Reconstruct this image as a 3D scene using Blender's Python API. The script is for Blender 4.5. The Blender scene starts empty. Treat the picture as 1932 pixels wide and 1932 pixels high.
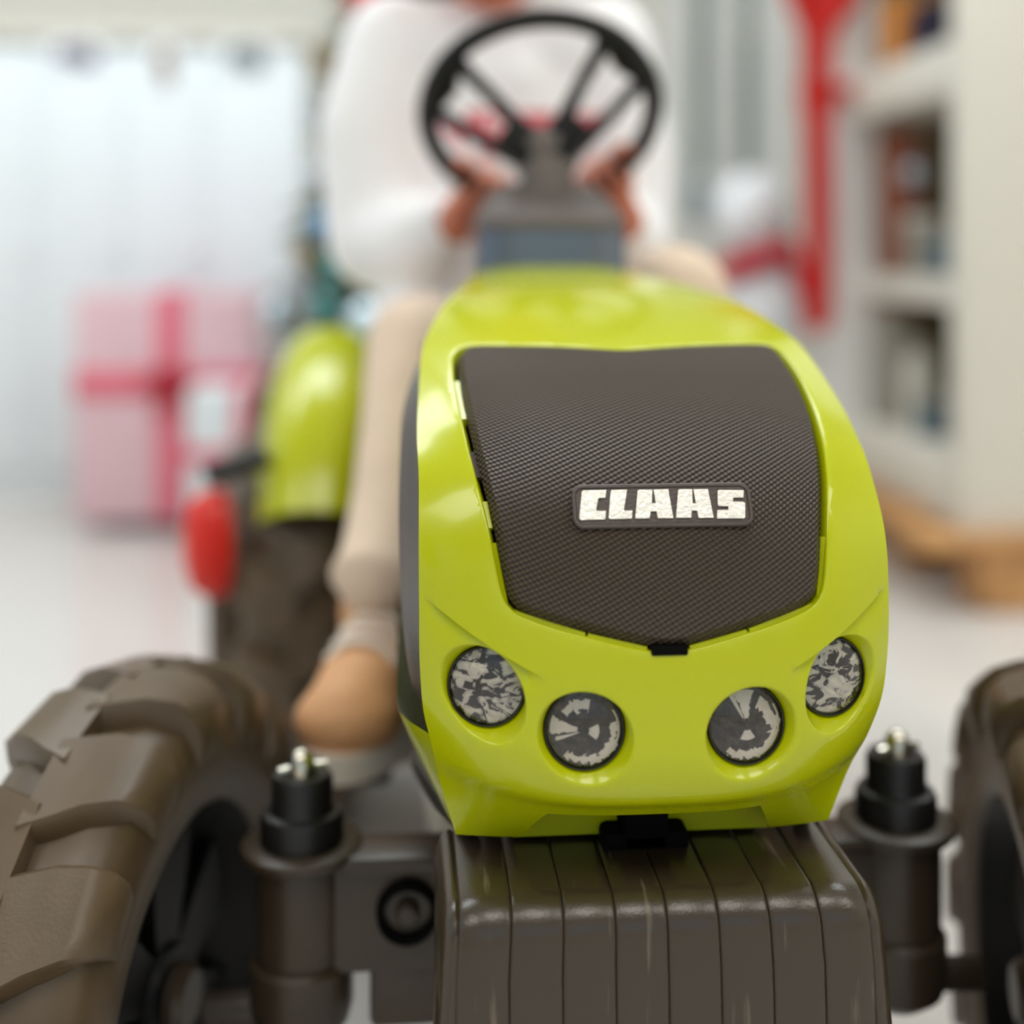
import bpy, bmesh, math, random
import numpy as np
from mathutils import Vector, Matrix, geometry

random.seed(7)
SC = bpy.context.scene
COL = SC.collection
PI = math.pi

# ------------------------------------------------------------------ camera
FPX, YAW, HORIZON = 2400.0, math.radians(4.86), 480.0
CAM = np.array([-.110, -.52, .585])
cd = bpy.data.cameras.new('camera')
cam = bpy.data.objects.new('camera', cd); COL.objects.link(cam)
cam.location = CAM; cam.rotation_euler = (PI/2, 0, -YAW)
cd.sensor_width = 36; cd.lens = FPX/1932*36
cd.shift_y = -(966-HORIZON)/1932
cd.clip_start = .01
cd.dof.use_dof = True; cd.dof.focus_distance = .556; cd.dof.aperture_fstop = 2.1
SC.camera = cam

def at(px, py, Y):
    """photo pixel + distance along the room (Y) -> point"""
    k = math.tan(math.atan((px-966)/FPX)+YAW); dy = Y-CAM[1]
    X = CAM[0]+k*dy
    d = (X-CAM[0])*math.sin(YAW)+dy*math.cos(YAW)
    return Vector((X, Y, CAM[2]-(py-HORIZON)/FPX*d))

# ------------------------------------------------------------------ world, lights, exposure
w = bpy.data.worlds.new('world'); SC.world = w; w.use_nodes = True
bg = w.node_tree.nodes['Background']; bg.inputs[0].default_value = (.66, .83, 1, 1); bg.inputs[1].default_value = 2.4
vs = SC.view_settings
vs.view_transform = 'Standard'; vs.look = 'None'; vs.gamma = 1; vs.exposure = -1.5; vs.use_curve_mapping = False
SC.cycles.use_denoising = True
SC.cycles.max_bounces = 8; SC.cycles.diffuse_bounces = 5; SC.cycles.caustics_reflective = False; SC.cycles.caustics_refractive = False
SC.cycles.sample_clamp_indirect = 6

def area(name, loc, rot, size, power, color):
    l = bpy.data.lights.new(name, 'AREA'); l.shape = 'RECTANGLE'; l.size, l.size_y = size
    l.energy = power; l.color = color
    o = bpy.data.objects.new(name, l); COL.objects.link(o); o.location = loc; o.rotation_euler = rot
    return o
CEIL = 2.7
LAMPS = [(-1.6, -1.2), (.1, -1.2), (1.8, -1.2), (-1.6, 1.5), (-.3, 1.6), (1.0, 1.0)]
for i, (lx, ly) in enumerate(LAMPS):
    area('ceiling_lamp_light', (lx, ly, CEIL-.075), (0, 0, 0), (1.1, .9), 36 if ly < 0 else 51, (1, .95, .88) if ly < 0 else (.82, .92, 1))

# ------------------------------------------------------------------ helpers
def lin(c): return tuple((v/255/12.92 if v/255 <= .04045 else ((v/255+.055)/1.055)**2.4) for v in c)
MATS = {}
def mat(name, rgb, rough=.5, metal=0, coat=0, spec=.5, bump=0, bscale=200, var=0, vscale=8, emit=None, sheen=0, trans=0):
    m = bpy.data.materials.new(name); m.use_nodes = True; MATS[name] = m
    nt = m.node_tree; N = nt.nodes; b = N['Principled BSDF']
    b.inputs['Base Color'].default_value = (*lin(rgb), 1)
    b.inputs['Roughness'].default_value = rough; b.inputs['Metallic'].default_value = metal
    b.inputs['Coat Weight'].default_value = coat; b.inputs['Coat Roughness'].default_value = .04
    b.inputs['Specular IOR Level'].default_value = spec
    b.inputs['Sheen Weight'].default_value = sheen
    b.inputs['Transmission Weight'].default_value = trans
    tc = N.new('ShaderNodeTexCoord')
    if bump:
        n = N.new('ShaderNodeTexNoise'); n.inputs['Scale'].default_value = bscale; n.inputs['Detail'].default_value = 4
        nt.links.new(tc.outputs['Object'], n.inputs['Vector'])
        bp = N.new('ShaderNodeBump'); bp.inputs['Strength'].default_value = bump; bp.inputs['Distance'].default_value = .001
        nt.links.new(n.outputs[0], bp.inputs['Height']); nt.links.new(bp.outputs[0], b.inputs['Normal'])
    if var:
        n = N.new('ShaderNodeTexNoise'); n.inputs['Scale'].default_value = vscale; n.inputs['Detail'].default_value = 5
        nt.links.new(tc.outputs['Object'], n.inputs['Vector'])
        r = N.new('ShaderNodeValToRGB')
        a = [v*(1-var) for v in lin(rgb)]; c = [min(1, v*(1+var)) for v in lin(rgb)]
        r.color_ramp.elements[0].position = .3; r.color_ramp.elements[1].position = .7
        r.color_ramp.elements[0].color = (*a, 1); r.color_ramp.elements[1].color = (*c, 1)
        nt.links.new(n.outputs[0], r.inputs[0]); nt.links.new(r.outputs[0], b.inputs['Base Color'])
    if emit:
        b.inputs['Emission Color'].default_value = (*emit[0], 1); b.inputs['Emission Strength'].default_value = emit[1]
    return m

def link(o, parent=None):
    COL.objects.link(o)
    if parent is not None: o.parent = parent
    return o
def tag(o, label=None, cat=None, group=None, kind=None):
    if label: o['label'] = label
    if cat: o['category'] = cat
    if group: o['group'] = group
    if kind: o['kind'] = kind
    return o
def empty(name, loc=(0, 0, 0), rz=0):
    o = bpy.data.objects.new(name, None); COL.objects.link(o); o.location = loc; o.rotation_euler = (0, 0, rz)
    o.empty_display_size = .05
    return o

class MB:
    """collects shapes; build() links them as one mesh object"""
    def __init__(s): s.v = []; s.f = []
    def add(s, vs_, fs, M=None):
        k = len(s.v)
        s.v += [tuple(M @ Vector(p)) if M is not None else tuple(p) for p in vs_]
        s.f += [tuple(i+k for i in f) for f in fs]
        return s
    def box(s, c, size, bevel=0, M=None, seg=2):
        bm = bmesh.new(); bmesh.ops.create_cube(bm, size=1)
        for v in bm.verts: v.co = Vector((v.co.x*size[0], v.co.y*size[1], v.co.z*size[2]))
        if bevel: bmesh.ops.bevel(bm, geom=bm.edges[:], offset=min(bevel, min(size)*.49), segments=seg, profile=.5, affect='EDGES')
        bm.verts.index_update()
        T = Matrix.Translation(c) if M is None else M @ Matrix.Translation(c)
        s.add([v.co for v in bm.verts], [[v.index for v in f.verts] for f in bm.faces], T); bm.free(); return s
    def lathe(s, prof, M=None, seg=32, a0=0, a1=2*PI):
        """profile of (r, z), spun about z"""
        full = abs(a1-a0-2*PI) < 1e-6
        n = seg if full else seg+1
        vs_, fs = [], []
        for i in range(n):
            a = a0+(a1-a0)*i/seg
            for r, z in prof: vs_.append((r*math.cos(a), r*math.sin(a), z))
        m = len(prof)
        for i in range(seg):
            j = (i+1) % n
            for k in range(m-1): fs.append((i*m+k, j*m+k, j*m+k+1, i*m+k+1))
        return s.add(vs_, fs, M)
    def tube(s, pts, rad, seg=10, closed=False, M=None):
        pts = [Vector(p) for p in pts]; n = len(pts)
        R = rad if isinstance(rad, (list, tuple)) else [rad]*n
        vs_, fs = [], []; up = None
        for i, p in enumerate(pts):
            if closed: t = pts[(i+1) % n]-pts[i-1]
            else: t = pts[min(i+1, n-1)]-pts[max(i-1, 0)]
            t.normalize()
            if up is None: up = Vector((0, 0, 1)) if abs(t.z) < .9 else Vector((1, 0, 0))
            a = t.cross(up); a.normalize(); b = a.cross(t); up = b
            for k in range(seg):
                q = 2*PI*k/seg; vs_.append(p+(a*math.cos(q)+b*math.sin(q))*R[i])
        for i in range(n if closed else n-1):
            j = (i+1) % n
            for k in range(seg): fs.append((i*seg+k, i*seg+(k+1) % seg, j*seg+(k+1) % seg, j*seg+k))
        if not closed: fs.append(tuple(range(seg))[::-1]); fs.append(tuple((n-1)*seg+k for k in range(seg)))
        return s.add(vs_, fs, M)
    def ball(s, c, r, seg=16, M=None):
        r = (r, r, r) if not isinstance(r, (tuple, list)) else r
        vs_, fs = [], []; m = seg//2+1
        for i in range(seg):
            for k in range(m):
                a, t = 2*PI*i/seg, PI*k/(m-1)
                vs_.append((c[0]+r[0]*math.sin(t)*math.cos(a), c[1]+r[1]*math.sin(t)*math.sin(a), c[2]-r[2]*math.cos(t)))
        for i in range(seg):
            j = (i+1) % seg
            for k in range(m-1): fs.append((i*m+k, j*m+k, j*m+k+1, i*m+k+1))
        return s.add(vs_, fs, M)
    def prism(s, poly, z0, z1, M=None):
        n = len(poly)
        vs_ = [(x, y, z0) for x, y in poly]+[(x, y, z1) for x, y in poly]
        fs = [tuple(range(n))[::-1], tuple(range(n, 2*n))]+[(i, (i+1) % n, n+(i+1) % n, n+i) for i in range(n)]
        return s.add(vs_, fs, M)
    def mesh(s, name, material, angle=40):
        me = bpy.data.meshes.new(name); me.from_pydata(s.v, [], s.f)
        bm = bmesh.new(); bm.from_mesh(me); bmesh.ops.remove_doubles(bm, verts=bm.verts, dist=1e-6)
        bmesh.ops.recalc_face_normals(bm, faces=bm.faces); bm.to_mesh(me); bm.free()
        me.shade_smooth(); me.set_sharp_from_angle(angle=math.radians(angle))
        if material is not None: me.materials.append(MATS[material] if isinstance(material, str) else material)
        return me
    def build(s, name, material, parent=None, angle=40):
        return link(bpy.data.objects.new(name, s.mesh(name, material, angle)), parent)
def frame(o, z, x=None):
    """matrix with local z along z, origin o"""
    z = Vector(z).normalized()
    x = Vector(x) if x is not None else (Vector((1, 0, 0)) if abs(z.x) < .9 else Vector((0, 1, 0)))
    y = z.cross(x).normalized(); x = y.cross(z)
    M = Matrix((x, y, z)).transposed().to_4x4(); M.translation = Vector(o); return M

# ------------------------------------------------------------------ materials
mat('green', (184, 192, 2), rough=.2, coat=.25, spec=.4, var=.05, vscale=6)
mat('dark_plastic', (56, 46, 34), rough=.36, spec=.5, bump=.15, bscale=900, var=.15, vscale=25)
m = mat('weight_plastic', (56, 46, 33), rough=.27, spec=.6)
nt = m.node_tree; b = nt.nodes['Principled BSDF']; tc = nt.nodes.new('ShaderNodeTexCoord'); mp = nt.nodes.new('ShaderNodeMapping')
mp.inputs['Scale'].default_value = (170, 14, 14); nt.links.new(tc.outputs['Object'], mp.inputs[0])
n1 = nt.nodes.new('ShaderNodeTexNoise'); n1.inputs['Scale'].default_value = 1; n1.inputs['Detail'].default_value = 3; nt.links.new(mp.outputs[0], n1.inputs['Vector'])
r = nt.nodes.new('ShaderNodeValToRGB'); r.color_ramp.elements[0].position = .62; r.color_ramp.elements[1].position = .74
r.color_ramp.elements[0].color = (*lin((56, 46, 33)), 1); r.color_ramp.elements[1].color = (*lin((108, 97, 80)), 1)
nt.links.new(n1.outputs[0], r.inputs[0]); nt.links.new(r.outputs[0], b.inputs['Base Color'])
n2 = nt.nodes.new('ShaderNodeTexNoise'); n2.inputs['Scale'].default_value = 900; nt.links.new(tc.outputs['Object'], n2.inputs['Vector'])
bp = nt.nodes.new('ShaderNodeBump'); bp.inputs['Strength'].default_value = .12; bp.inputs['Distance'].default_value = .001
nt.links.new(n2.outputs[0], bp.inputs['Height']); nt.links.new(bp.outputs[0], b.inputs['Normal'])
mat('black_plastic', (20, 18, 17), rough=.4, bump=.2, bscale=700)
mat('side_dark', (44, 40, 40), rough=.34, bump=.25, bscale=900)
mat('tyre', (88, 72, 52), rough=.38, spec=.55, bump=.1, bscale=500, var=.15, vscale=18)
mat('rim_dark', (9, 8, 7), rough=.45, spec=.25, bump=.2, bscale=500)
mat('gap_black', (5, 5, 5), rough=.8, spec=.1)
mat('steel', (205, 200, 185), rough=.25, metal=1)
mat('letter_white', (235, 232, 222), rough=.3, metal=.35, bump=.3, bscale=600, var=.08, vscale=180)
mat('badge_dark', (70, 60, 54), rough=.35, bump=.2, bscale=800)
mat('wheel_black', (5, 5, 5), rough=.4, spec=.3)
mat('dash_grey', (96, 88, 84), rough=.5)
mat('dash_blue', (88, 98, 118), rough=.18, coat=.6)
mat('red_plastic', (225, 40, 25), rough=.3)
mat('skin', (205, 122, 92), rough=.5)
mat('trousers', (222, 200, 178), rough=.85, bump=.3, bscale=300, var=.06, vscale=20)
mat('shoe', (214, 160, 112), rough=.6)
mat('shoe_white', (236, 226, 212), rough=.5)
mat('hair', (86, 58, 36), rough=.5, bump=.6, bscale=90)
mat('eye', (40, 28, 22), rough=.2)
mat('white_paint', (246, 247, 246), rough=.45)
mat('warm_white', (226, 222, 210), rough=.5)
mat('white_gloss', (230, 238, 242), rough=.5)
mat('wall', (240, 238, 230), rough=.8, bump=.1, bscale=60)
mat('ceiling', (240, 238, 232), rough=.9)
mat('lamp_glow', (255, 250, 240), rough=.5, emit=((1, .95, .88), 6))
mat('wood', (196, 146, 92), rough=.6, var=.2, vscale=14, bump=.2, bscale=60)
mat('wood_orange', (205, 135, 60), rough=.55, var=.15, vscale=14)
mat('brown_board', (132, 118, 84), rough=.7, var=.25, vscale=5)
mat('red_cloth', (205, 30, 22), rough=.75)
mat('crimson', (190, 12, 40), rough=.55)
mat('pink_paper', (226, 190, 198), rough=.45, var=.05, vscale=9)
mat('ribbon_pink', (228, 112, 132), rough=.4)
mat('fir', (84, 92, 62), rough=.8, var=.3, vscale=30)
mat('bark', (90, 66, 46), rough=.9)
mat('ball_blue', (96, 142, 182), rough=.12, metal=.6)
mat('ball_teal', (70, 140, 140), rough=.12, metal=.6)
mat('ball_ice', (206, 226, 238), rough=.12, metal=.5)
mat('ball_red', (196, 70, 70), rough=.15, metal=.5)
mat('ball_gold', (150, 120, 50), rough=.2, metal=.6)
mat('ball_silver', (172, 178, 186), rough=.3, metal=.4)
mat('snow_white', (238, 240, 244), rough=.9, bump=.5, bscale=120)
mat('brick_red', (150, 82, 58), rough=.7)
mat('grey_item', (168, 162, 150), rough=.6)
mat('teal_item', (96, 118, 128), rough=.6)
mat('dark_item', (70, 58, 46), rough=.7)
mat('navy', (30, 34, 60), rough=.6)
mat('print_violet', (96, 90, 118), rough=.6)
mat('print_brown', (150, 122, 98), rough=.6)
mat('print_grey', (100, 112, 118), rough=.6)
mat('print_blue', (196, 216, 232), rough=.6)
mat('outside_olive', (150, 152, 132), rough=.9, var=.2, vscale=4)

# floor: pale vinyl with a satin shine
mat('floor', (208, 204, 199), rough=.14, var=.03, vscale=2, bump=.05, bscale=40)

# glass
g = bpy.data.materials.new('clear_lens'); g.use_nodes = True; MATS['clear_lens'] = g
nt = g.node_tree; nt.nodes.remove(nt.nodes['Principled BSDF'])
tr = nt.nodes.new('ShaderNodeBsdfTransparent'); gl = nt.nodes.new('ShaderNodeBsdfGlossy'); gl.inputs['Roughness'].default_value = .03
fr = nt.nodes.new('ShaderNodeFresnel'); fr.inputs[0].default_value = 1.45; mx = nt.nodes.new('ShaderNodeMixShader')
nt.links.new(fr.outputs[0], mx.inputs[0]); nt.links.new(tr.outputs[0], mx.inputs[1]); nt.links.new(gl.outputs[0], mx.inputs[2])
nt.links.new(mx.outputs[0], nt.nodes['Material Output'].inputs[0])

def ramp(nt, els):
    r = nt.nodes.new('ShaderNodeValToRGB'); cr = r.color_ramp
    while len(cr.elements) < len(els): cr.elements.new(.5)
    for e, (p, c) in zip(cr.elements, els): e.position = p; e.color = (*c, 1)
    return r
def math_node(nt, op, a, b=None):
    n = nt.nodes.new('ShaderNodeMath'); n.operation = op
    for i, v in enumerate((a, b)):
        if v is None: continue
        if isinstance(v, (int, float)): n.inputs[i].default_value = v
        else: nt.links.new(v, n.inputs[i])
    return n.outputs[0]

# grille: fine moulded diamond ribs (UV in metres)
m = mat('grille', (60, 53, 46), rough=.38, spec=.38)
nt = m.node_tree; b = nt.nodes['Principled BSDF']
uv = nt.nodes.new('ShaderNodeUVMap'); uv.uv_map = 'flat'
sp = nt.nodes.new('ShaderNodeSeparateXYZ'); nt.links.new(uv.outputs[0], sp.inputs[0])
def rib(ang, pitch):
    a = math.radians(ang)
    s1 = math_node(nt, 'MULTIPLY', sp.outputs[0], -math.sin(a)*2*PI/pitch)
    s2 = math_node(nt, 'MULTIPLY', sp.outputs[1], math.cos(a)*2*PI/pitch)
    return math_node(nt, 'SINE', math_node(nt, 'ADD', s1, s2))
h1, h2 = rib(28, .0020), rib(-50, .0020)
hh = math_node(nt, 'ADD', math_node(nt, 'MULTIPLY', h1, .66), math_node(nt, 'MULTIPLY', h2, .34))
bp = nt.nodes.new('ShaderNodeBump'); bp.inputs['Strength'].default_value = .8; bp.inputs['Distance'].default_value = .0006
nt.links.new(hh, bp.inputs['Height']); nt.links.new(bp.outputs[0], b.inputs['Normal'])
rr = ramp(nt, [(.0, lin((16, 12, 8))), (.5, lin((52, 41, 30))), (1, lin((90, 74, 54)))])
nt.links.new(math_node(nt, 'ADD', math_node(nt, 'MULTIPLY', hh, .5), .5), rr.inputs[0]); nt.links.new(rr.outputs[0], b.inputs['Base Color'])

# lamp faces, reflections painted into the colour: crumpled mirror, and dish with highlight streaks
def painted_reflection(name, kind, seed):
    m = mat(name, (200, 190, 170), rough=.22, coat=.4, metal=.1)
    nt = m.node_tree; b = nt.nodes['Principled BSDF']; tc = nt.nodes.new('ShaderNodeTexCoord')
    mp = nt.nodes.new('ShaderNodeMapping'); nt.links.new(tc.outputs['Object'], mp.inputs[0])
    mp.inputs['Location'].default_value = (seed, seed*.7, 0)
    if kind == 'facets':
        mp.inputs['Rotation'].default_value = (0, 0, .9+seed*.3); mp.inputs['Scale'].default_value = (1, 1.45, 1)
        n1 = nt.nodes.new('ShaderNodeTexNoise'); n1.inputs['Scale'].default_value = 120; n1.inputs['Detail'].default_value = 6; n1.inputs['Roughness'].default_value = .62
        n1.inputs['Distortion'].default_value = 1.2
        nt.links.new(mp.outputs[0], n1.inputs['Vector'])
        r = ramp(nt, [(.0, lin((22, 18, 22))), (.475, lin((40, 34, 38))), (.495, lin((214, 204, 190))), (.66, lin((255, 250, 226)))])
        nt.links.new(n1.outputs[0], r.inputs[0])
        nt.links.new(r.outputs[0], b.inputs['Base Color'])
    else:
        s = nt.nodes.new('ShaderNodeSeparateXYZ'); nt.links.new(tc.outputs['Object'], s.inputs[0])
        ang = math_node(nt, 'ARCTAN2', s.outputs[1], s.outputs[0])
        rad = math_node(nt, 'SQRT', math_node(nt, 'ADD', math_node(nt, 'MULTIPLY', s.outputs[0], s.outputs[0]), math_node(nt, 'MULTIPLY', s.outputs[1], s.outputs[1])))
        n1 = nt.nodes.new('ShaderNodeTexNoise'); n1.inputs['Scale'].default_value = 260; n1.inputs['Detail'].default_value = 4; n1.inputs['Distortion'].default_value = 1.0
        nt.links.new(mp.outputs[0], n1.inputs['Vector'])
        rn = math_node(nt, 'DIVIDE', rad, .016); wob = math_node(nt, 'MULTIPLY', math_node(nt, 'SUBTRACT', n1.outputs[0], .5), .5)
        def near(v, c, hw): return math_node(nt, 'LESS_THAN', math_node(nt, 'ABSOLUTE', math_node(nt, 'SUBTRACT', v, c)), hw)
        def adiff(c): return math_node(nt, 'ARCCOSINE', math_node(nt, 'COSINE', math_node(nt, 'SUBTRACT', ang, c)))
        a0 = seed  # direction of the painted highlight wedge
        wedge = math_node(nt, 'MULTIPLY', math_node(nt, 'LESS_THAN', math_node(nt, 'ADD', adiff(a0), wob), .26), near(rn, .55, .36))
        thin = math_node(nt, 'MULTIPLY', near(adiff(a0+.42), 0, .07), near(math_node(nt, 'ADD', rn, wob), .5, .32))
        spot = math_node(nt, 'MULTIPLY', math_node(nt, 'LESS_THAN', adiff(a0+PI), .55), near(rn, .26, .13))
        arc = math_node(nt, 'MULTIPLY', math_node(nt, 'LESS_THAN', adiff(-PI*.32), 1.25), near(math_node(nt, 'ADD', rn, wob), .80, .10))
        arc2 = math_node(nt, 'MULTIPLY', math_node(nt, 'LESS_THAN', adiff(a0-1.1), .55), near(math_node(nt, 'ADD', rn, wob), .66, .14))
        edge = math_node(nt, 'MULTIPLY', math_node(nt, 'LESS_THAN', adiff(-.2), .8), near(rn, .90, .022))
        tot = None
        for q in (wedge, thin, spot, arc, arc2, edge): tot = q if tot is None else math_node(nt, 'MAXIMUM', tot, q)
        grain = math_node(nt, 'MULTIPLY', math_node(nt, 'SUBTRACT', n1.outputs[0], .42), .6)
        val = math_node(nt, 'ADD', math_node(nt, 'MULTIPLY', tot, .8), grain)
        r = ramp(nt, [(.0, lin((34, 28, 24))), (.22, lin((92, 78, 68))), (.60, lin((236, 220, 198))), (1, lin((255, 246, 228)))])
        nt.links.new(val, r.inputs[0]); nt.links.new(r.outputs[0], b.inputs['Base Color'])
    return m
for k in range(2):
    painted_reflection('lamp_facets_%d' % k, 'facets', .31+k*.77); painted_reflection('lamp_dish_%d' % k, 'dish', (PI*.52, PI*.96)[k])

# sweater with a faded red chest print
m = mat('sweater', (250, 250, 252), rough=.9, bump=.3, bscale=250)
nt = m.node_tree; b = nt.nodes['Principled BSDF']; tc = nt.nodes.new('ShaderNodeTexCoord')
s = nt.nodes.new('ShaderNodeSeparateXYZ'); nt.links.new(tc.outputs['Object'], s.inputs[0])
def band(v, c, hw): return math_node(nt, 'LESS_THAN', math_node(nt, 'ABSOLUTE', math_node(nt, 'SUBTRACT', v, c)), hw)
n1 = nt.nodes.new('ShaderNodeTexNoise'); n1.inputs['Scale'].default_value = 38; n1.inputs['Detail'].default_value = 1
nt.links.new(tc.outputs['Object'], n1.inputs['Vector'])
mk = math_node(nt, 'MULTIPLY', math_node(nt, 'MULTIPLY', band(s.outputs[0], .0, .075), band(s.outputs[2], .695, .022)),
               math_node(nt, 'MULTIPLY', math_node(nt, 'LESS_THAN', s.outputs[1], .69), math_node(nt, 'GREATER_THAN', n1.outputs[0], .5)))
mix = nt.nodes.new('ShaderNodeMix'); mix.data_type = 'RGBA'
mix.inputs[6].default_value = (*lin((250, 250, 252)), 1); mix.inputs[7].default_value = (*lin((222, 110, 120)), 1)
nt.links.new(mk, mix.inputs[0]); nt.links.new(mix.outputs[2], b.inputs['Base Color'])

# ------------------------------------------------------------------ room
XL, XR, YF, YB = -2.6, 3.0, -3.2, 3.9
def slab(name, c, size, material):
    o = MB().box(c, size).build(name, material); tag(o, kind='structure'); return o
slab('floor', ((XL+XR)/2, (YF+YB)/2, -.05), (XR-XL+.2, YB-YF+.2, .1), 'floor')
slab('ceiling', ((XL+XR)/2, (YF+YB)/2, CEIL+.05), (XR-XL+.2, YB-YF+.2, .1), 'ceiling')
slab('wall_right', (XR+.05, (YF+YB)/2, CEIL/2), (.1, YB-YF, CEIL), 'wall')
def wall_with_hole(name, axis, pos, a0, a1, h0, h1, z0, z1, material='wall'):
    mb = MB()
    def part(p0, p1, q0, q1):
        c = ((p0+p1)/2, pos, (q0+q1)/2) if axis == 'x' else (pos, (p0+p1)/2, (q0+q1)/2)
        s_ = (p1-p0, .1, q1-q0) if axis == 'x' else (.1, p1-p0, q1-q0)
        mb.box(c, s_)
    part(a0, h0, 0, CEIL); part(h1, a1, 0, CEIL); part(h0, h1, 0, z0); part(h0, h1, z1, CEIL)
    o = mb.build(name, material); tag(o, kind='structure'); return o
WB0, WB1 = at(1255, 0, YB).x, at(1490, 0, YB).x
wall_with_hole('wall_left', 'y', XL-.05, YF, YB, -2.6, 1.6, .7, 2.4)
wall_with_hole('wall_front', 'x', YF-.05, XL, XR, -2.0, 2.4, .5, 2.4)
wall_with_hole('wall_back', 'x', YB+.05, XL, XR, WB0, WB1, .75, 1.9)
def window(name, axis, pos, p0, p1, z0, z1, ncol, fr=.06):
    root = empty(name, ((p0+p1)/2, pos, z0) if axis == 'x' else (pos, (p0+p1)/2, z0)); tag(root, kind='structure')
    def bar(nm, p, q, sp_, sq, th=.06):
        c = (p-(p0+p1)/2, 0, q-z0) if axis == 'x' else (0, p-(p0+p1)/2, q-z0)
        s_ = (sp_, th, sq) if axis == 'x' else (th, sp_, sq)
        return MB().box(c, s_, .006).build(nm, 'white_paint' if nm != 'window_pane' else 'clear_lens', root)
    bar('window_frame', p0+fr/2, (z0+z1)/2, fr, z1-z0); bar('window_frame', p1-fr/2, (z0+z1)/2, fr, z1-z0)
    bar('window_frame', (p0+p1)/2, z0+fr/2, p1-p0-2*fr, fr); bar('window_frame', (p0+p1)/2, z1-fr/2, p1-p0-2*fr, fr)
    for k in range(1, ncol): bar('mullion', p0+(p1-p0)*k/ncol, (z0+z1)/2, fr*.9, z1-z0-2*fr, .05)
    for k in range(ncol):
        q0, q1 = p0+(p1-p0)*k/ncol+fr*.3, p0+(p1-p0)*(k+1)/ncol-fr*.3
        bar('window_pane', (q0+q1)/2, (z0+z1)/2, q1-q0, z1-z0-fr, .004)
    return root
window('window_1', 'x', YB+.05, WB0, WB1, .75, 1.9, 2, .11)
window('window_2', 'y', XL-.05, -2.6, 1.6, .7, 2.4, 4)
window('window_3', 'x', YF-.05, -2.0, 2.4, .5, 2.4, 4)
for nm, c, s_ in (('baseboard_back', ((XL+XR)/2, YB-.008, .04), (XR-XL, .016, .08)), ('baseboard_left', (XL+.008, (YF+YB)/2, .04), (.016, YB-YF, .08)),
                  ('baseboard_right', (XR-.008, (YF+YB)/2, .04), (.016, YB-YF, .08))):
    tag(MB().box(c, s_, .003).build(nm, 'white_paint'), kind='structure')
# hedge wall outside the back window
tag(MB().box(((WB0+WB1)/2, YB+1.2, 1.0), (3.0, .2, 2.4), .05).build('garden_hedge', 'outside_olive'), 'olive grey hedge outside the back window', 'hedge')
WHERE = ['near the street windows beside the long side window', 'near the street windows in mid room', 'near the street windows beside the plain wall',
         'above the white cupboard side', 'above the child on the tractor', 'above the white shelving unit']
for (lx, ly), wh in zip(LAMPS, WHERE):
    r = empty('ceiling_light', (lx, ly, CEIL)); tag(r, 'flat white ceiling lamp '+wh, 'lamp', 'ceiling lamps')
    mb = MB()
    for sx, sy, dx, dy in ((1.2, .05, 0, .475), (1.2, .05, 0, -.475), (.05, .9, .575, 0), (.05, .9, -.575, 0)): mb.box((dx, dy, -.03), (sx, sy, .06), .004)
    mb.build('lamp_frame', 'white_paint', r)
    MB().box((0, 0, -.055), (1.1, .9, .01)).build('diffuser', 'lamp_glow', r)

# ================================================================== the pedal tractor
T = empty('pedal_tractor', (0, 0, 0))
tag(T, 'lime green pedal tractor with dark ribbed grille and four round headlamps', 'toy tractor')

# ---- bonnet skin: centre profile (Y, Z) and edge curve (X, Y, Z) from lip to dash
ST = [((.050, .322), (.0866, .057, .322)), ((.024, .3445), (.0945, .048, .352)), ((.006, .357), (.0978, .035, .371)),
      ((.001, .370), (.1012, .030, .386)), ((.000, .390), (.103, .027, .405)), ((.001, .42), (.1035, .026, .435)), ((.007, .45), (.1036, .031, .462)),
      ((.017, .477), (.1034, .047, .4845)), ((.04, .505), (.104, .070, .501)), ((.075, .525), (.103, .0956, .516)), ((.114, .538), (.101, .135, .534)),
      ((.16, .550), (.096, .168, .545)), ((.22, .562), (.086, .22, .557)), ((.3, .571), (.071, .30, .566)), ((.42, .578), (.057, .42, .571))]
SC_, SE_ = np.array([q[0] for q in ST]), np.array([q[1] for q in ST])
LL = np.concatenate([[0], np.cumsum(np.hypot(*np.diff(SC_, axis=0).T))])
GC, GE = np.gradient(SC_, LL, axis=0), np.gradient(SE_, LL, axis=0)
def herm(P, m, l):
    l = np.clip(np.asarray(l, float), 0, LL[-1]-1e-9)
    i = np.clip(np.searchsorted(LL, l, side='right')-1, 0, len(LL)-2)
    h = LL[i+1]-LL[i]; t = ((l-LL[i])/h)[..., None]; h = h[..., None]
    return (2*t**3-3*t**2+1)*P[i]+(t**3-2*t**2+t)*h*m[i]+(-2*t**3+3*t**2)*P[i+1]+(t**3-t**2)*h*m[i+1]
def sstep(x, a, b_): t = np.clip((x-a)/(b_-a), 0, 1); return t*t*(3-2*t)
def skin0(u, l):
    u = np.asarray(u, float); c = herm(SC_, GC, l); e = herm(SE_, GE, l); k = np.abs(u)**3
    return np.stack([e[..., 0]*u, c[..., 0]+(e[..., 1]-c[..., 0])*k, c[..., 1]+(e[..., 2]-c[..., 1])*k], -1)
def nrm(u, l):
    u, l = np.asarray(u, float), np.asarray(l, float); e = 1e-3
    a = skin0(u+e, l)-skin0(u-e, l); b_ = skin0(u, l+e)-skin0(u, l-e)
    n = np.cross(a, b_); n /= np.linalg.norm(n, axis=-1, keepdims=True)+1e-12
    return n
def browline(u): return .1085+(np.abs(u)-.53)*.037
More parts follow.
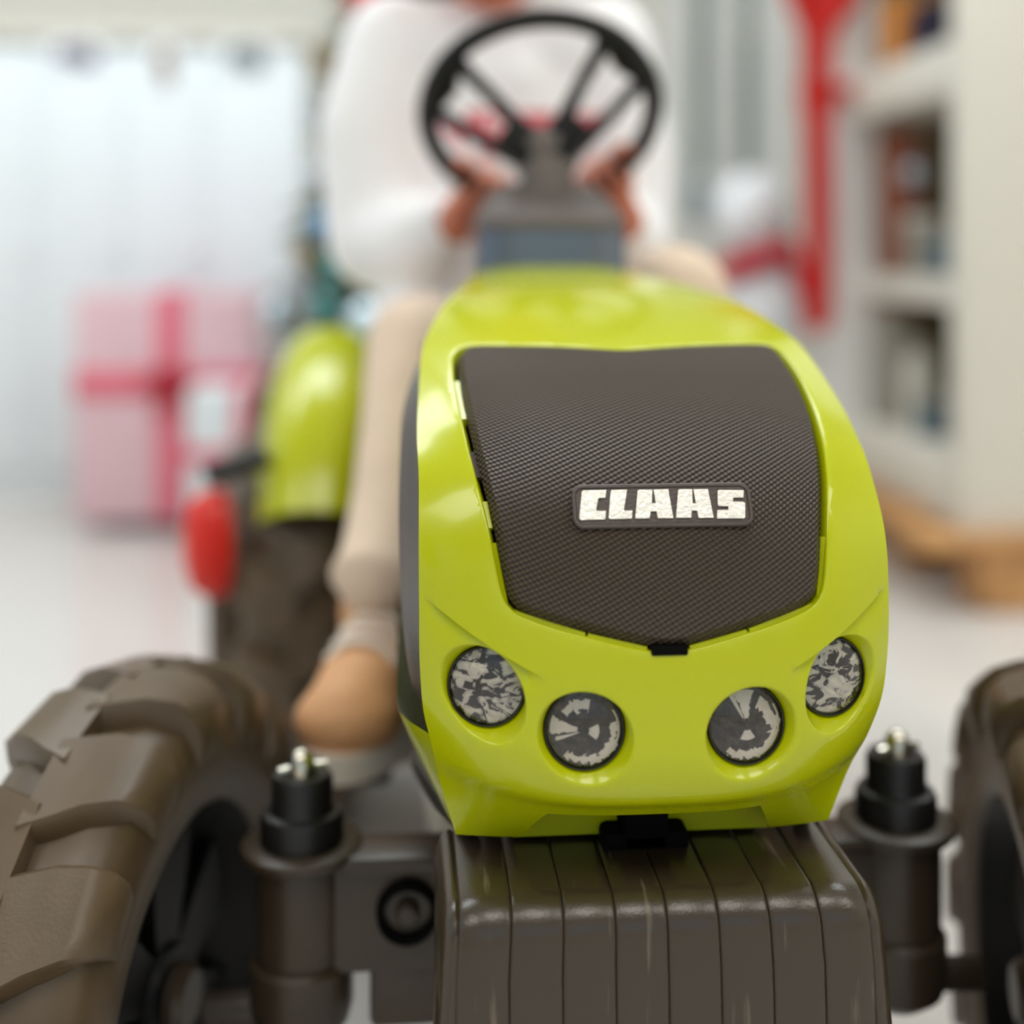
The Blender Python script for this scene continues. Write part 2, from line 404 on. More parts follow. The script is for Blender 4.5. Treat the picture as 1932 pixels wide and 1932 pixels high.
def skin(u, l, off=0.):
    u, l = np.asarray(u, float), np.asarray(l, float)
    d = browline(u)-l
    A = -.0040*sstep(np.abs(u), .49, .60)*(1-sstep(np.abs(u), .90, .99))*sstep(d, -.0003, .0010)*np.exp(-np.maximum(d, 0)/.007)
    return skin0(u, l)+nrm(u, l)*(A+off)[..., None] if np.ndim(A+off) else skin0(u, l)+nrm(u, l)*(A+off)
W0 = .1
def inpoly(P, poly):
    x, y = P[:, 0], P[:, 1]; c = np.zeros(len(P), bool); n = len(poly)
    for i in range(n):
        (x0, y0), (x1, y1) = poly[i], poly[i-1]
        if y0 == y1: continue
        c ^= ((y0 > y) != (y1 > y)) & (x < (x1-x0)*(y-y0)/(y1-y0)+x0)
    return c
def resample(poly, step, closed=True):
    out = []; n = len(poly)
    for i in range(n if closed else n-1):
        a, b_ = np.array(poly[i]), np.array(poly[(i+1) % n]); k = max(1, int(round(np.linalg.norm(b_-a)/step)))
        for j in range(k): out.append(a+(b_-a)*j/k)
    if not closed: out.append(np.array(poly[-1]))
    return np.array(out)
def smooth_loop(P, it=2):
    for _ in range(it): P = .25*np.roll(P, 1, 0)+.5*P+.25*np.roll(P, -1, 0)
    return P
def offset_loop(P, d):
    t = np.roll(P, -1, 0)-np.roll(P, 1, 0); t /= np.linalg.norm(t, axis=1, keepdims=True)
    n = np.stack([t[:, 1], -t[:, 0]], 1)
    area2 = np.sum(P[:, 0]*np.roll(P[:, 1], -1)-np.roll(P[:, 0], -1)*P[:, 1])
    return P+n*d*(1 if area2 > 0 else -1)
def cdt(outer, loops, lines, grid):
    """triangulate the plane region: loops and lines become mesh edges"""
    pts, edges = [], []
    def put(P, closed):
        k = len(pts); pts.extend(P.tolist()); n = len(P)
        edges.extend((k+i, k+(i+1) % n) for i in range(n if closed else n-1))
    put(outer, True)
    for q in loops: put(q, True)
    for q in lines: put(q, False)
    fixed = np.array(pts)
    keep = [p for p in grid if np.min(np.abs(fixed-p).sum(1)) > .0013]
    pts += [list(p) for p in keep]
    r = geometry.delaunay_2d_cdt([Vector(p) for p in pts], edges, [], 0, 1e-7)
    V = np.array([tuple(v) for v in r[0]]); Fc = [f for f in r[2]]
    cen = np.array([V[list(f)].mean(0) for f in Fc])
    return V, Fc, cen

half = [(0, .2925), (.33, .2985), (.73, .303), (.80, .301), (.825, .292), (.822, .27), (.793, .235), (.762, .2045), (.737, .186), (.695, .1645),
        (.657, .1425), (.640, .1362), (.60, .1335), (.45, .1303), (.325, .128), (.10, .1228), (0, .1214)]
panel_poly = [(u*W0, l) for u, l in half]+[(-u*W0, l) for u, l in half[-2:0:-1]]
panel = smooth_loop(resample(panel_poly, .0025), 2)
opening = offset_loop(panel, .0026)
LAMPPOS = [(-.749, .0965, 1.13), (-.342, .0862, 1.0), (.342, .0862, 1.0), (.749, .0965, 1.13)]
RH, RL = .0208, .0171
holes = []
for u, l, k in LAMPPOS:
    a = np.linspace(0, 2*PI, 48, endpoint=False)
    holes.append(np.stack([u*W0+RH*np.cos(a)/1.035/k, l+RH*np.sin(a)*.99-.0024], 1))
TB = .027
outer = resample([(-W0, 0), (-.66*W0, 0), (-.51*W0, TB), (.51*W0, TB), (.66*W0, 0), (W0, 0), (W0, LL[-1]), (-W0, LL[-1])], .004)
gu = np.arange(-.975, .98, .025)*W0
gl_ = np.concatenate([np.arange(.002, LL[2]-.006, .0026), np.arange(LL[2]-.006, LL[2]+.006, .0008), np.arange(LL[2]+.0065, .31, .0026), np.arange(.313, LL[-1], .006)])
grid = np.array([(x+(.0006 if j % 2 else -.0006), y) for j, y in enumerate(gl_) for x in gu])
us = np.linspace(.5, .985, 26)
lines = []
for sg in (-1, 1):
    for dd in (.0004, -.0004, -.0011):
        lines.append(np.stack([sg*us*W0, browline(us)+dd], 1))
# keep the brow lines clear of the lamp holes
lines = [q[~inpoly(q, holes[0]) & ~inpoly(q, holes[3])] for q in lines]
grid = grid[inpoly(grid, outer)]
V, Fc, cen = cdt(outer, [opening]+holes, lines, grid)
ok = inpoly(cen, outer) & ~inpoly(cen, opening)
for h in holes: ok &= ~inpoly(cen, h)
P3 = skin(V[:, 0]/W0, V[:, 1])
mb = MB(); mb.add(P3, [f for f, q in zip(Fc, ok) if q])
def ring(loop, rows):
    """rolled edge around a hole: rows of (grow in plane, offset along normal)"""
    prev = None; n = len(loop)
    for dpl, off in rows:
        q = offset_loop(loop, dpl); cur = skin(q[:, 0]/W0, q[:, 1], off)
        k = len(mb.v); mb.v += [tuple(p) for p in cur]
        if prev is not None: mb.f += [(prev+i, prev+(i+1) % n, k+(i+1) % n, k+i) for i in range(n)]
        prev = k
ring(opening, [(0, 0), (-.0005, -.0003), (-.0008, -.0010), (-.0009, -.006)])
LAMPM = []
for (u, l, k), h in zip(LAMPPOS, holes):
    c = Vector(skin0(u, l-.0006)); yw = math.radians(16 if abs(u) > .5 else 4)*(1 if u > 0 else -1)
    n_ = Vector((math.sin(yw), -math.cos(yw), .03)).normalized()
    M = frame(c-n_*.0085, n_, (1, 0, 0)); LAMPM.append(M)
    n = len(h); prev = None; last = None
    cen_ = np.array(h).mean(0); Mi = M.inverted()
    for dpl, off_ in ((0, 0), (-.0004, -.0002), (-.0009, -.0009)):
        q = offset_loop(h, dpl); cur = skin(q[:, 0]/W0, q[:, 1], off_); kk_ = len(mb.v); mb.v += [tuple(p) for p in cur]
        if prev is not None: mb.f += [(prev+i, prev+(i+1) % n, kk_+(i+1) % n, kk_+i) for i in range(n)]
        prev = kk_; last = cur
    kk_ = len(mb.v)
    for p in last:
        lp_ = Mi @ Vector(p); a_ = math.atan2(lp_.y, lp_.x); mb.v.append(tuple(M @ Vector((RL*math.cos(a_), RL*math.sin(a_), -.0005))))
    mb.f += [(prev+i, prev+(i+1) % n, kk_+(i+1) % n, kk_+i) for i in range(n)]
# rolled outer rim
def rim(loop, dirs):
    prev = None; n = len(loop)
    base = skin(loop[:, 0]/W0, loop[:, 1])
    for k_, (a, b_) in enumerate(dirs):
        cur = base-nrm(loop[:, 0]/W0, loop[:, 1])*a; cur[:, 0] *= 1-b_
        k = len(mb.v); mb.v += [tuple(p) for p in cur]
        if prev is not None: mb.f += [(prev+i, prev+(i+1) % n, k+(i+1) % n, k+i) for i in range(n)]
        prev = k
rim(outer, [(0, 0), (.0012, .000), (.011, .006)])
mb.build('bonnet', 'green', T, 50)

# ---- grille panel, proud of the opening with a bevelled border
inner = smooth_loop(offset_loop(panel, -.0042), 1)
gp = np.array([(x, y) for y in np.arange(.12, .31, .0035) for x in np.arange(-.084, .085, .0035)])
gp = gp[inpoly(gp, inner)]
V, Fc, cen = cdt(panel, [inner], [], gp)
ok = inpoly(cen, panel)
isin = inpoly(V, offset_loop(inner, .0005))
off = np.where(isin, .0016, -.0024)
G3 = skin0(V[:, 0]/W0, V[:, 1])+nrm(V[:, 0]/W0, V[:, 1])*off[:, None]
me = bpy.data.meshes.new('grille'); me.from_pydata(G3.tolist(), [], [f for f, q in zip(Fc, ok) if q])
uvl = me.uv_layers.new(name='flat')
for lp in me.loops: uvl.data[lp.index].uv = (V[lp.vertex_index][0]*1.035, V[lp.vertex_index][1])
me.shade_smooth(); me.set_sharp_from_angle(angle=math.radians(14)); me.materials.append(MATS['grille'])
bm = bmesh.new(); bm.from_mesh(me)
if sum(f.normal.y for f in bm.faces) > 0: bmesh.ops.reverse_faces(bm, faces=bm.faces)
bm.to_mesh(me); bm.free()
grille = link(bpy.data.objects.new('grille', me), T); grille['label'] = 'dark brown grille panel with fine diamond ribs'
# dark well behind the grille, and the green hinge tabs in the gap
mb = MB(); q = offset_loop(panel, .004); n = len(q)
c0 = skin0(q[:, 0]/W0, q[:, 1])-nrm(q[:, 0]/W0, q[:, 1])*.0058
mb.add(c0, [tuple(range(n))]); mb.build('grille_well', 'gap_black', T)
def tab(u0, l0, u1, l1, material, wid=.0023):
    p0, p1 = (skin0(u, l)-nrm(u, l)*.0035 for u, l in ((u0, l0), (u1, l1)))
    MB().tube([p0, (p0+p1)/2, p1], wid, 6).build('hinge_tab', material, T)
for sg in (-1, 1):
    if sg < 0: tab(sg*.806, .231, sg*.832, .268, 'green'); tab(sg*.760, .190, sg*.782, .206, 'dark_plastic'); tab(sg*.722, .166, sg*.742, .178, 'green')
    tab(sg*.668, .134, sg*.712, .160, 'green'); tab(sg*.34, .1258, sg*.63, .1314, 'green'); tab(sg*.09, .1202, sg*.33, .1256, 'green')
# finger catch under the grille
pc = skin0(0., .1196); MB().box((0, pc[1]+.003, pc[2]+.0012), (.0155, .008, .0042), .0008).build('catch_slot', 'gap_black', T)

# ---- badge: a rounded dark plate with five raised letters
lc = .1797; pc = Vector(skin0(0., lc)); nc = Vector(nrm(0., lc))
if nc.y > 0: nc = -nc
MBG = frame(pc+nc*.0016, nc, (1, 0, 0))
def rrect(wx, wy, r, k=6):
    out = []
    for cx, cy, a0 in ((wx-r, wy-r, 0), (-wx+r, wy-r, 90), (-wx+r, -wy+r, 180), (wx-r, -wy+r, 270)):
        for i in range(k+1):
            a = math.radians(a0+90*i/k); out.append((cx+r*math.cos(a), cy+r*math.sin(a)))
    return out
def plate_rows(rows, M):
    mb = MB(); prev = None
    for wx, wy, r, z in rows:
        q = rrect(wx, wy, r); n = len(q); k = len(mb.v); mb.v += [tuple(M @ Vector((x, y, z))) for x, y in q]
        if prev is not None: mb.f += [(prev+i, prev+(i+1) % n, k+(i+1) % n, k+i) for i in range(n)]
        prev = k
    mb.f.append(tuple(prev+i for i in range(n))); return mb
badge = plate_rows([(.0388, .0096, .0046, -.003), (.0388, .0096, .0046, .0006), (.0383, .0091, .0042, .0010), (.0374, .0081, .0034, .0010),
                    (.0369, .0076, .0030, .0003)], MBG).build('badge_plate', 'badge_dark', T, 30)
PXM = .556/FPX*1.0
ST_ = 500/1932
LET = {'C': [(1410, 1420), (1577, 1418), (1566, 1476), (1522, 1476), (1513, 1484), (1493, 1562), (1497, 1571), (1563, 1571), (1553, 1632), (1380, 1634), (1370, 1622), (1400, 1432)],
       'L': [(1615, 1420), (1727, 1418), (1690, 1572), (1752, 1572), (1742, 1630), (1586, 1631), (1578, 1622), (1608, 1430)],
       'A': [(1768, 1630), (1802, 1430), (1810, 1422), (1909, 1422), (1895, 1522), (1924, 1522), (1919, 1422), (2024, 1420), (2039, 1632), (1929, 1630), (1924, 1580), (1882, 1580), (1869, 1630)],
       'A2': [(2060, 1630), (2095, 1430), (2105, 1422), (2197, 1424), (2190, 1528), (2214, 1528), (2207, 1424), (2312, 1424), (2329, 1634), (2222, 1634), (2217, 1580), (2177, 1580), (2167, 1632)],
       'S': [(2392, 1432), (2572, 1437), (2564, 1490), (2489, 1490), (2483, 1520), (2557, 1522), (2570, 1532), (2557, 1635), (2549, 1643), (2354, 1640), (2362, 1580), (2441, 1580), (2447, 1553), (2377, 1550), (2371, 1540), (2382, 1440)]}
for k, poly in LET.items():
    q = [((740+x*ST_-1251)*PXM, -(560+y*ST_-957)*PXM) for x, y in poly]
    MB().prism(q[::-1], -.0002, .0012, MBG).build('letter', 'letter_white', badge, 20)

# ---- headlamps
for i, (u, l, k) in enumerate(LAMPPOS):
    M = LAMPM[i]
    outerlamp = i in (0, 3)
    face = MB().lathe([(.0001, .0018), (.006, .0016), (.011, .0010), (.0160, 0)], None, 40)
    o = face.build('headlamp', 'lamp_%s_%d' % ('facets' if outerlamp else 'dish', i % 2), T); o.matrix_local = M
    o['label'] = 'round headlamp with mottled mirror face' if outerlamp else 'round headlamp with streaked dish face'
    MB().lathe([(.0158, -.003), (.0158, .0008), (.0161, .0014), (.0166, .0014), (.0170, .0008), (.0172, -.003)], None, 48).build('bezel', 'black_plastic', o)
    MB().lathe([(.0001, .0052), (.005, .0049), (.010, .0038), (.0135, .0024), (.0160, .0010)], None, 40).build('lens', 'clear_lens', o)

# ---- recessed lower panel with the black latch
mb = MB()
mb.prism([(-.060, .3165), (-.0115, .3165), (-.0115, .366), (-.060, .366)], 0, .004, Matrix(((1, 0, 0, 0), (0, 0, 1, .0640), (0, 1, 0, 0), (0, 0, 0, 1))))
mb.prism([(.0115, .3165), (.060, .3165), (.060, .366), (.0115, .366)], 0, .004, Matrix(((1, 0, 0, 0), (0, 0, 1, .0640), (0, 1, 0, 0), (0, 0, 0, 1))))
mb.box((0, .066, .353), (.024, .004, .026))
mb.build('lower_panel', 'green', T)
MB().box((0, .066, .3265), (.0205, .03, .025), .0015).build('latch', 'gap_black', T)
MB().box((0, .066, .3165), (.040, .03, .012), .003).build('latch_base', 'gap_black', T)

# ---- bonnet sides: dark louvre panel, green skirt, green shoulder
def side_grid(sg, ls, y_end, xf, zf, nt_=14):
    e = herm(SE_, GE, ls); vs_, fs = [], []
    for i, l in enumerate(ls):
        for j in range(nt_):
            t = j/(nt_-1)
            Y = e[i, 1]+.002+(y_end-e[i, 1])*t**1.4
            vs_.append((sg*xf(e[i, 0], t, i/(len(ls)-1)), Y, zf(e[i, 2], t, i/(len(ls)-1))))
    for i in range(len(ls)-1):
        for j in range(nt_-1): fs.append((i*nt_+j, i*nt_+j+1, (i+1)*nt_+j+1, (i+1)*nt_+j))
    return MB().add(vs_, fs)
def bulge(t): return float(sstep(t, 0, .28))
for sg in (-1, 1):
    side_grid(sg, np.linspace(.0605, .290, 40), .36, lambda x, t, v: x-.0015+.0105*bulge(t)*math.sin(PI*min(1, .12+v*.95))**.6-.02*max(0, t-.5),
              lambda z, t, v: z-.012*t*(1-v)).build('side_panel', 'side_dark', T, 60)
    side_grid(sg, np.linspace(.0, .0600, 16), .30, lambda x, t, v: x-.001+.016*bulge(t)*(.4+.6*v), lambda z, t, v: z-.004*t).build('side_skirt', 'green', T, 60)
    ls = np.linspace(.288, LL[-1], 30); e = herm(SE_, GE, ls); vs_, fs = [], []
    for i in range(30):
        for j in range(8):
            t = j/7; z_ = e[i, 2]-.10*t*t-.03*t; x_ = e[i, 0]-.001+.012*math.sin(t*PI/2)
            ty = max(0, (e[i, 1]-.135)/.225)**(1/1.4)
            if z_ < .536: x_ = min(x_, .0965-.02*max(0, ty-.5))
            vs_.append((sg*x_, e[i, 1], z_))
    for i in range(29):
        for j in range(7): fs.append((i*8+j, i*8+j+1, (i+1)*8+j+1, (i+1)*8+j))
    MB().add(vs_, fs).build('bonnet_shoulder', 'green', T, 60)
    # black rubber strip under the skirt
    MB().tube([(sg*.080, .072, .320), (sg*.091, .11, .316), (sg*.10, .16, .312), (sg*.10, .30, .31)], .006, 8).build('skirt_strip', 'black_plastic', T)

# ---- chassis
MB().box((0, .40, .35), (.13, .62, .10), .01).build('chassis', 'black_plastic', T)
MB().box((0, .47, .25), (.07, .66, .15), .01).build('frame_rail', 'black_plastic', T)

# ---- front weights: eight suitcase plates between two rounded cheeks
def weight_pt(x, s):
    """s along the YZ profile: 0 back top ... front top edge ... down the front"""
    r = .016; zt, yf = .3145, .003
    k = max(0, (abs(x)-.079)/.013); drop = .008*k**2; back = .004*k**2
    zt -= drop*.9; yf += back
    Ls = (.085-yf-r, PI*r/2, .10)
    if s < .35: t = s/.35; Y, Z = .085-Ls[0]*t, zt
    elif s < .6: a = (s-.35)/.25*PI/2; Y, Z = yf+r-r*math.sin(a), zt-r+r*math.cos(a)
    else: t = (s-.6)/.4; Y, Z = yf-.004*math.sin(t*PI), zt-r-Ls[2]*t
    sp_ = 1+.9*max(0, .3145-Z)*(1-max(0, (.27-Z)/.08)) if Z > .19 else 1
    return Vector((x*min(sp_, 1.025), Y, Z))
ss = np.concatenate([np.linspace(0, .35, 6), np.linspace(.35, .6, 10)[1:], np.linspace(.6, 1, 9)[1:]])
wt = MB().box((0, .048, .255), (.165, .075, .10), .01).build('front_weight', 'black_plastic', T)
edges_ = [(-.0868+i*.0217) for i in range(9)]
for i in range(8):
    a, b_ = edges_[i], edges_[i+1]; xs = [a+.0001, a+.0005, a+.0016, (a+b_)/2, b_-.0016, b_-.0005, b_-.0001]; dep = [.0010, .0004, 0, -.0001, 0, .0004, .0010]
    vs_, fs = [], []
    for x, d in zip(xs, dep):
        for j, s_ in enumerate(ss):
            p = weight_pt(x, s_); q = weight_pt(x, min(1, s_+.02))-weight_pt(x, max(0, s_-.02)); n = Vector((0, q.z, -q.y)).normalized()
            if n.y > 0 and n.z < .5: n = -n
            if n.z < -.5: n = -n
            vs_.append(p-n*d)
    m = len(ss)
    for k in range(6):
        for j in range(m-1): fs.append((k*m+j, k*m+j+1, (k+1)*m+j+1, (k+1)*m+j))
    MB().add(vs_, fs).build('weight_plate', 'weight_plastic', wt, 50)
for sg in (-1, 1):
    prof = []
    ck = MB(); rows = []
    for kx, sc in ((.0868, .985), (.0885, 1.0), (.0905, .99), (.0930, .955), (.0948, .89), (.0955, .80)):
        row = []
        for s_ in ss:
            p = weight_pt(sg*.0868, s_); c_ = Vector((0, .055, .245)); d = (p-c_)
            row.append((sg*kx*(1+.03*min(1, max(0, (.305-p.z)/.05))), c_.y+d.y*sc, c_.z+d.z*sc))
        rows.append(row)
    m = len(ss); ck.v = [p for r_ in rows for p in r_]
    ck.f = [(k*m+j, k*m+j+1, (k+1)*m+j+1, (k+1)*m+j) for k in range(5) for j in range(m-1)]+[tuple(5*m+j for j in range(m))]
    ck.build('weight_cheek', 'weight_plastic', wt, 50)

# ---- front axle and steering knuckles
KX, KY = .1646, .172
for sg in (-1, 1):
    K = Matrix.Translation((sg*KX, KY, 0))
    MB().lathe([(.0001, .208), (.023, .208), (.0245, .212), (.0245, .262), (.031, .2635), (.0325, .266), (.0325, .269), (.030, .2705), (.0001, .2705)], K, 36).build('king_pin_housing', 'dark_plastic', T, 35)
    kn = MB().lathe([(.0001, .262), (.0225, .262), (.0225, .283), (.021, .286), (.0175, .287), (.0165, .2895), (.0165, .303), (.015, .306), (.0001, .306)], K, 30).build('knuckle_cap', 'black_plastic', T, 35)
    MB().lathe([(.0001, .300), (.0075, .300), (.0078, .309), (.006, .316), (.003, .319), (.0001, .3195)], K @ Matrix.Translation((0, -.002, 0)), 16).build('king_pin', 'steel', kn, 50)
    MB().tube([(sg*KX-.012, KY-.006, .309), (sg*KX, KY-.002, .3105), (sg*KX+.013, KY+.002, .3095)], .0022, 8).build('split_pin', 'steel', kn)
    MB().lathe([(.0001, .168), (.016, .168), (.0255, .176), (.0275, .184), (.0275, .2065), (.024, .209), (.0001, .209)], K, 32).build('knuckle_cup', 'dark_plastic', T, 35)
    # beam web and flanges towards the middle
    be = MB().prism([(sg*.018, .206), (sg*KX, .206), (sg*KX, .262), (sg*.018, .262)], -.012, .012, Matrix(((1, 0, 0, 0), (0, 0, 1, KY-.004), (0, 1, 0, 0), (0, 0, 0, 1))))
    be.box((sg*.088, KY-.006, .2635), (.115, .032, .010), .004)
    be.box((sg*.108, KY-.004, .192), (.040, .024, .034), .004)
    beam = be.build('axle_beam', 'dark_plastic', T, 35)
    bc = Vector((sg*.108, KY-.017, .2375))
    MB().lathe([(.0001, .002), (.012, .002), (.0125, -.004), (.0152, -.006), (.0165, -.004), (.0170, .002)], frame(bc, (0, -1, 0)) @ Matrix.Scale(-1, 4, (0, 0, 1)), 28).build('bolt_recess', 'gap_black', beam)
    MB().lathe([(.0001, .006), (.0045, .0055), (.0062, .003), (.0065, -.003)], frame(bc, (0, -1, 0)), 16).build('bolt_head', 'dark_plastic', beam)
    # stub axle and steering arm
    MB().tube([(sg*KX, KY, .182), (sg*.215, KY+.004, .178)], .0095, 14).build('stub_axle', 'dark_plastic', T)
    MB().tube([(sg*(KX-.005), KY+.01, .196), (sg*(KX-.03), KY+.06, .198), (sg*.05, KY+.085, .198)], .007, 10).build('steering_arm', 'black_plastic', T)

# ---- wheels: tyre body, bar lugs, dished rim, hub
def wheel_meshes(r, wd, lug_h, nlug, rimr):
    rb = r-lug_h; hw = wd/2
    A = Matrix.Rotation(PI/2, 4, 'Y')          # lathe z -> wheel axle x
    prof = [(rimr, -hw*.80), (rimr+.006, -hw*.93), (rimr+(rb-rimr)*.5, -hw), (rb-.024, -hw*.97), (rb-.012, -hw*.88), (rb-.003, -hw*.55), (rb, 0),
            (rb-.003, hw*.55), (rb-.012, hw*.88), (rb-.024, hw*.97), (rimr+(rb-rimr)*.5, hw), (rimr+.006, hw*.93), (rimr, hw*.80)]
    ty = MB().lathe(prof, A, 72).mesh('tire', 'tyre', 50)
    # one bar lug: from just past the centre, sweeping back over the shoulder and down the wall
    def cyl(rr, a, x): return (x, rr*math.sin(a), rr*math.cos(a))
    path = [(-.04*wd, 0.0, rb), (.12*wd, .03, rb-.0005), (.26*wd, .065, rb-.002), (.38*wd, .095, rb-.006), (.455*wd, .112, rb-.012), (.495*wd, .12, rb-.020), (.505*wd, .122, rb-.034)]
    hgt = [lug_h, lug_h, lug_h, lug_h*.98, lug_h*.9, lug_h*.6, .001]
    pit = 2*PI/nlug
    wj = [.40*pit, .385*pit, .36*pit, .325*pit, .30*pit, .28*pit, .26*pit]
    lugs = []
    for sg in (-1, 1):
        mb = MB(); vs_ = []
        for j, ((x, a, rr), h) in enumerate(zip(path, hgt)):
            dr, dx = (h, 0) if j < 3 else ((h*.92, h*.25) if j == 3 else ((h*.70, h*.55) if j == 4 else (h*.35, h*.7)))
            for f_, hh_ in ((-1, -.25), (-.93, .7), (-.82, 1), (.82, 1), (.93, .7), (1, -.25)):
                vs_.append(cyl(rr+dr*hh_, a+wj[j]*f_, sg*(x+dx*max(hh_, 0)-(.003 if hh_ < 0 and j > 3 else 0))))
        fs = [tuple(range(6)), tuple(6*6+k for k in range(5, -1, -1))]
        for j in range(6):
            for k in range(5): fs.append((6*j+k, 6*j+k+1, 6*j+6+k+1, 6*j+6+k))
        mb.add(vs_, fs)
        me = mb.mesh('tread_lug', 'tyre', 48); lugs.append(me)
    rim_ = MB().lathe([(rimr+.004, -hw*.80), (rimr-.002, -hw*.84), (rimr-.006, -hw*.70), (rimr-.012, -hw*.30), (rimr*.80, -hw*.10), (rimr*.55, .10*hw), (rimr*.30, -.05*hw), (rimr*.26, -hw*.55),
                       (.012, -hw*.6), (.012, hw*.6), (rimr*.26, hw*.55), (rimr*.30, .25*hw), (rimr*.55, .3*hw), (rimr*.8, .2*hw), (rimr-.012, .45*hw), (rimr-.006, hw*.70), (rimr-.002, hw*.84), (rimr+.004, hw*.80)], A, 48).mesh('rim', 'rim_dark', 35)
    sp_ = MB()
    spk = MB().prism([(rimr*.24, -.013), (rimr*.90, -.026), (rimr*.90, .026), (rimr*.24, .013)], -hw*.62, hw*.45, None)
    sm = MB().add(spk.v, spk.f, Matrix(((0, 0, 1, 0), (0, 1, 0, 0), (1, 0, 0, 0), (0, 0, 0, 1)))).mesh('spoke', 'rim_dark', 30)
    hub = MB().lathe([(.0001, -hw*1.0), (.016, -hw*1.0), (.018, -hw*.8), (.018, hw*.7), (.014, hw*.8), (.0001, hw*.8)], A, 24).mesh('hub', 'dark_plastic', 35)
    return ty, lugs, rim_, sm, hub
def put_wheel(meshes, c, rz, rx, nlug, nsp=6, flip=1):
    ty, lugs, rim_, sm, hub = meshes
    o = link(bpy.data.objects.new('tire', ty), T); o.location = c; o.rotation_euler = (rx, 0, rz)
    for i in range(nlug):
        for k, me in enumerate(lugs):
            q = link(bpy.data.objects.new('tread_lug', me), o); q.rotation_euler = (-(i+(.5 if k else 0))*2*PI/nlug, 0, 0)
    r_ = link(bpy.data.objects.new('rim', rim_), T); r_.location = c; r_.rotation_euler = (rx, 0, rz+(PI if flip < 0 else 0))
    for i in range(nsp):
        q = link(bpy.data.objects.new('spoke', sm), r_); q.rotation_euler = (i*2*PI/nsp, 0, 0)
    link(bpy.data.objects.new('hub', hub), r_)
    return o
TH = math.radians(15); FR = .178
fw = wheel_meshes(FR, .088, .013, 15, .100)
for sg in (-1, 1):
    c = Vector((sg*KX, KY, FR))+Vector((sg*math.cos(TH), -sg*math.sin(TH), 0))*.098
    put_wheel(fw, c, -TH, .10*sg, 15, 6, -sg)
RR, RY, RX = .235, .86, .210
rw = wheel_meshes(RR, .100, .014, 18, .135)
for sg in (-1, 1):
    put_wheel(rw, Vector((sg*RX, RY, RR)), 0, .05, 18, 6, -sg)
    MB().lathe([(.02, .04), (.146, .04), (.150, .046), (.150, .078), (.142, .088), (.09, .090), (.085, .076), (.02, .074)], frame((sg*RX, RY, RR), (sg, 0, 0)), 48).build('outer_drum', 'tyre', T, 35)
MB().tube([(-.17, RY, RR), (.17, RY, RR)], .012, 12).build('rear_axle', 'black_plastic', T)

# ---- rear mudguards
for sg in (-1, 1):
    vs_, fs = [], []; na, nx = 26, 13
    for th in (0, .004):
        for i in range(na):
            a = math.radians(27+i*(150-27)/(na-1))
            for j in range(nx):
                x = -1+2*j/(nx-1); rr = .272-.060*abs(x)**3.2-th
                vs_.append((sg*.190+x*(.060-th*.5), RY-rr*math.cos(a), RR+rr*math.sin(a)))
    k = na*nx
    for i in range(na-1):
        for j in range(nx-1):
            q = i*nx+j; fs += [(q, q+1, q+nx+1, q+nx), (k+q, k+q+nx, k+q+nx+1, k+q+1)]
    for j in range(nx-1): fs.append((j, k+j, k+j+1, j+1)); q = (na-1)*nx+j; fs.append((q, q+1, k+q+1, k+q))
    for i in range(na-1):
        q = i*nx; fs.append((q, q+nx, k+q+nx, k+q)); q += nx-1; fs.append((q, k+q, k+q+nx, q+nx))
    MB().add(vs_, fs).build('mudguard', 'green', T, 50)
    MB().tube([(sg*.235, RY-.20, .40), (sg*.262, RY-.21, .392), (sg*.288, RY-.21, .386)], .011, 10).build('lamp_bracket', 'black_plastic', T)
    lp = MB().lathe([(.0001, .016), (.4, .0155), (.8, .011), (1.0, .0), (1.0, -.012), (.0001, -.012)], frame((sg*.288, RY-.205, .322), (sg*.90, -.43, 0), (0, 1, 0)) @ Matrix.Diagonal((.026, .050, 1.3, 1)), 28).build('side_marker', 'red_plastic', T, 50)
    lp['label'] = 'red oval side marker'
MB().box((0, RY-.08, .335), (.26, .10, .05), .015).build('rear_crossmember', 'black_plastic', T)

# ---- seat
MB().box((-.005, .83, .372), (.23, .22, .035), .015, seg=4).build('seat', 'black_plastic', T)
MB().box((-.005, .955, .47), (.23, .03, .21), .014, Matrix.Translation((0, .0, 0)), 4).build('seat_back', 'black_plastic', T)

# ---- pedals
for sg, pz, py in ((-1, .2585, .345), (1, .1385, .42)):
    MB().tube([(sg*.06, .37, .186), (sg*.085, .37, .186), (sg*.092, py, pz-.012), (sg*.12, py, pz-.012)], .008, 10).build('crank_arm', 'steel', T)
    MB().box((sg*.145, py, pz-.010), (.055, .08, .016), .006).build('pedal', 'black_plastic', T)
MB().tube([(-.062, .37, .186), (.062, .37, .186)], .009, 12).build('crank_axle', 'steel', T)

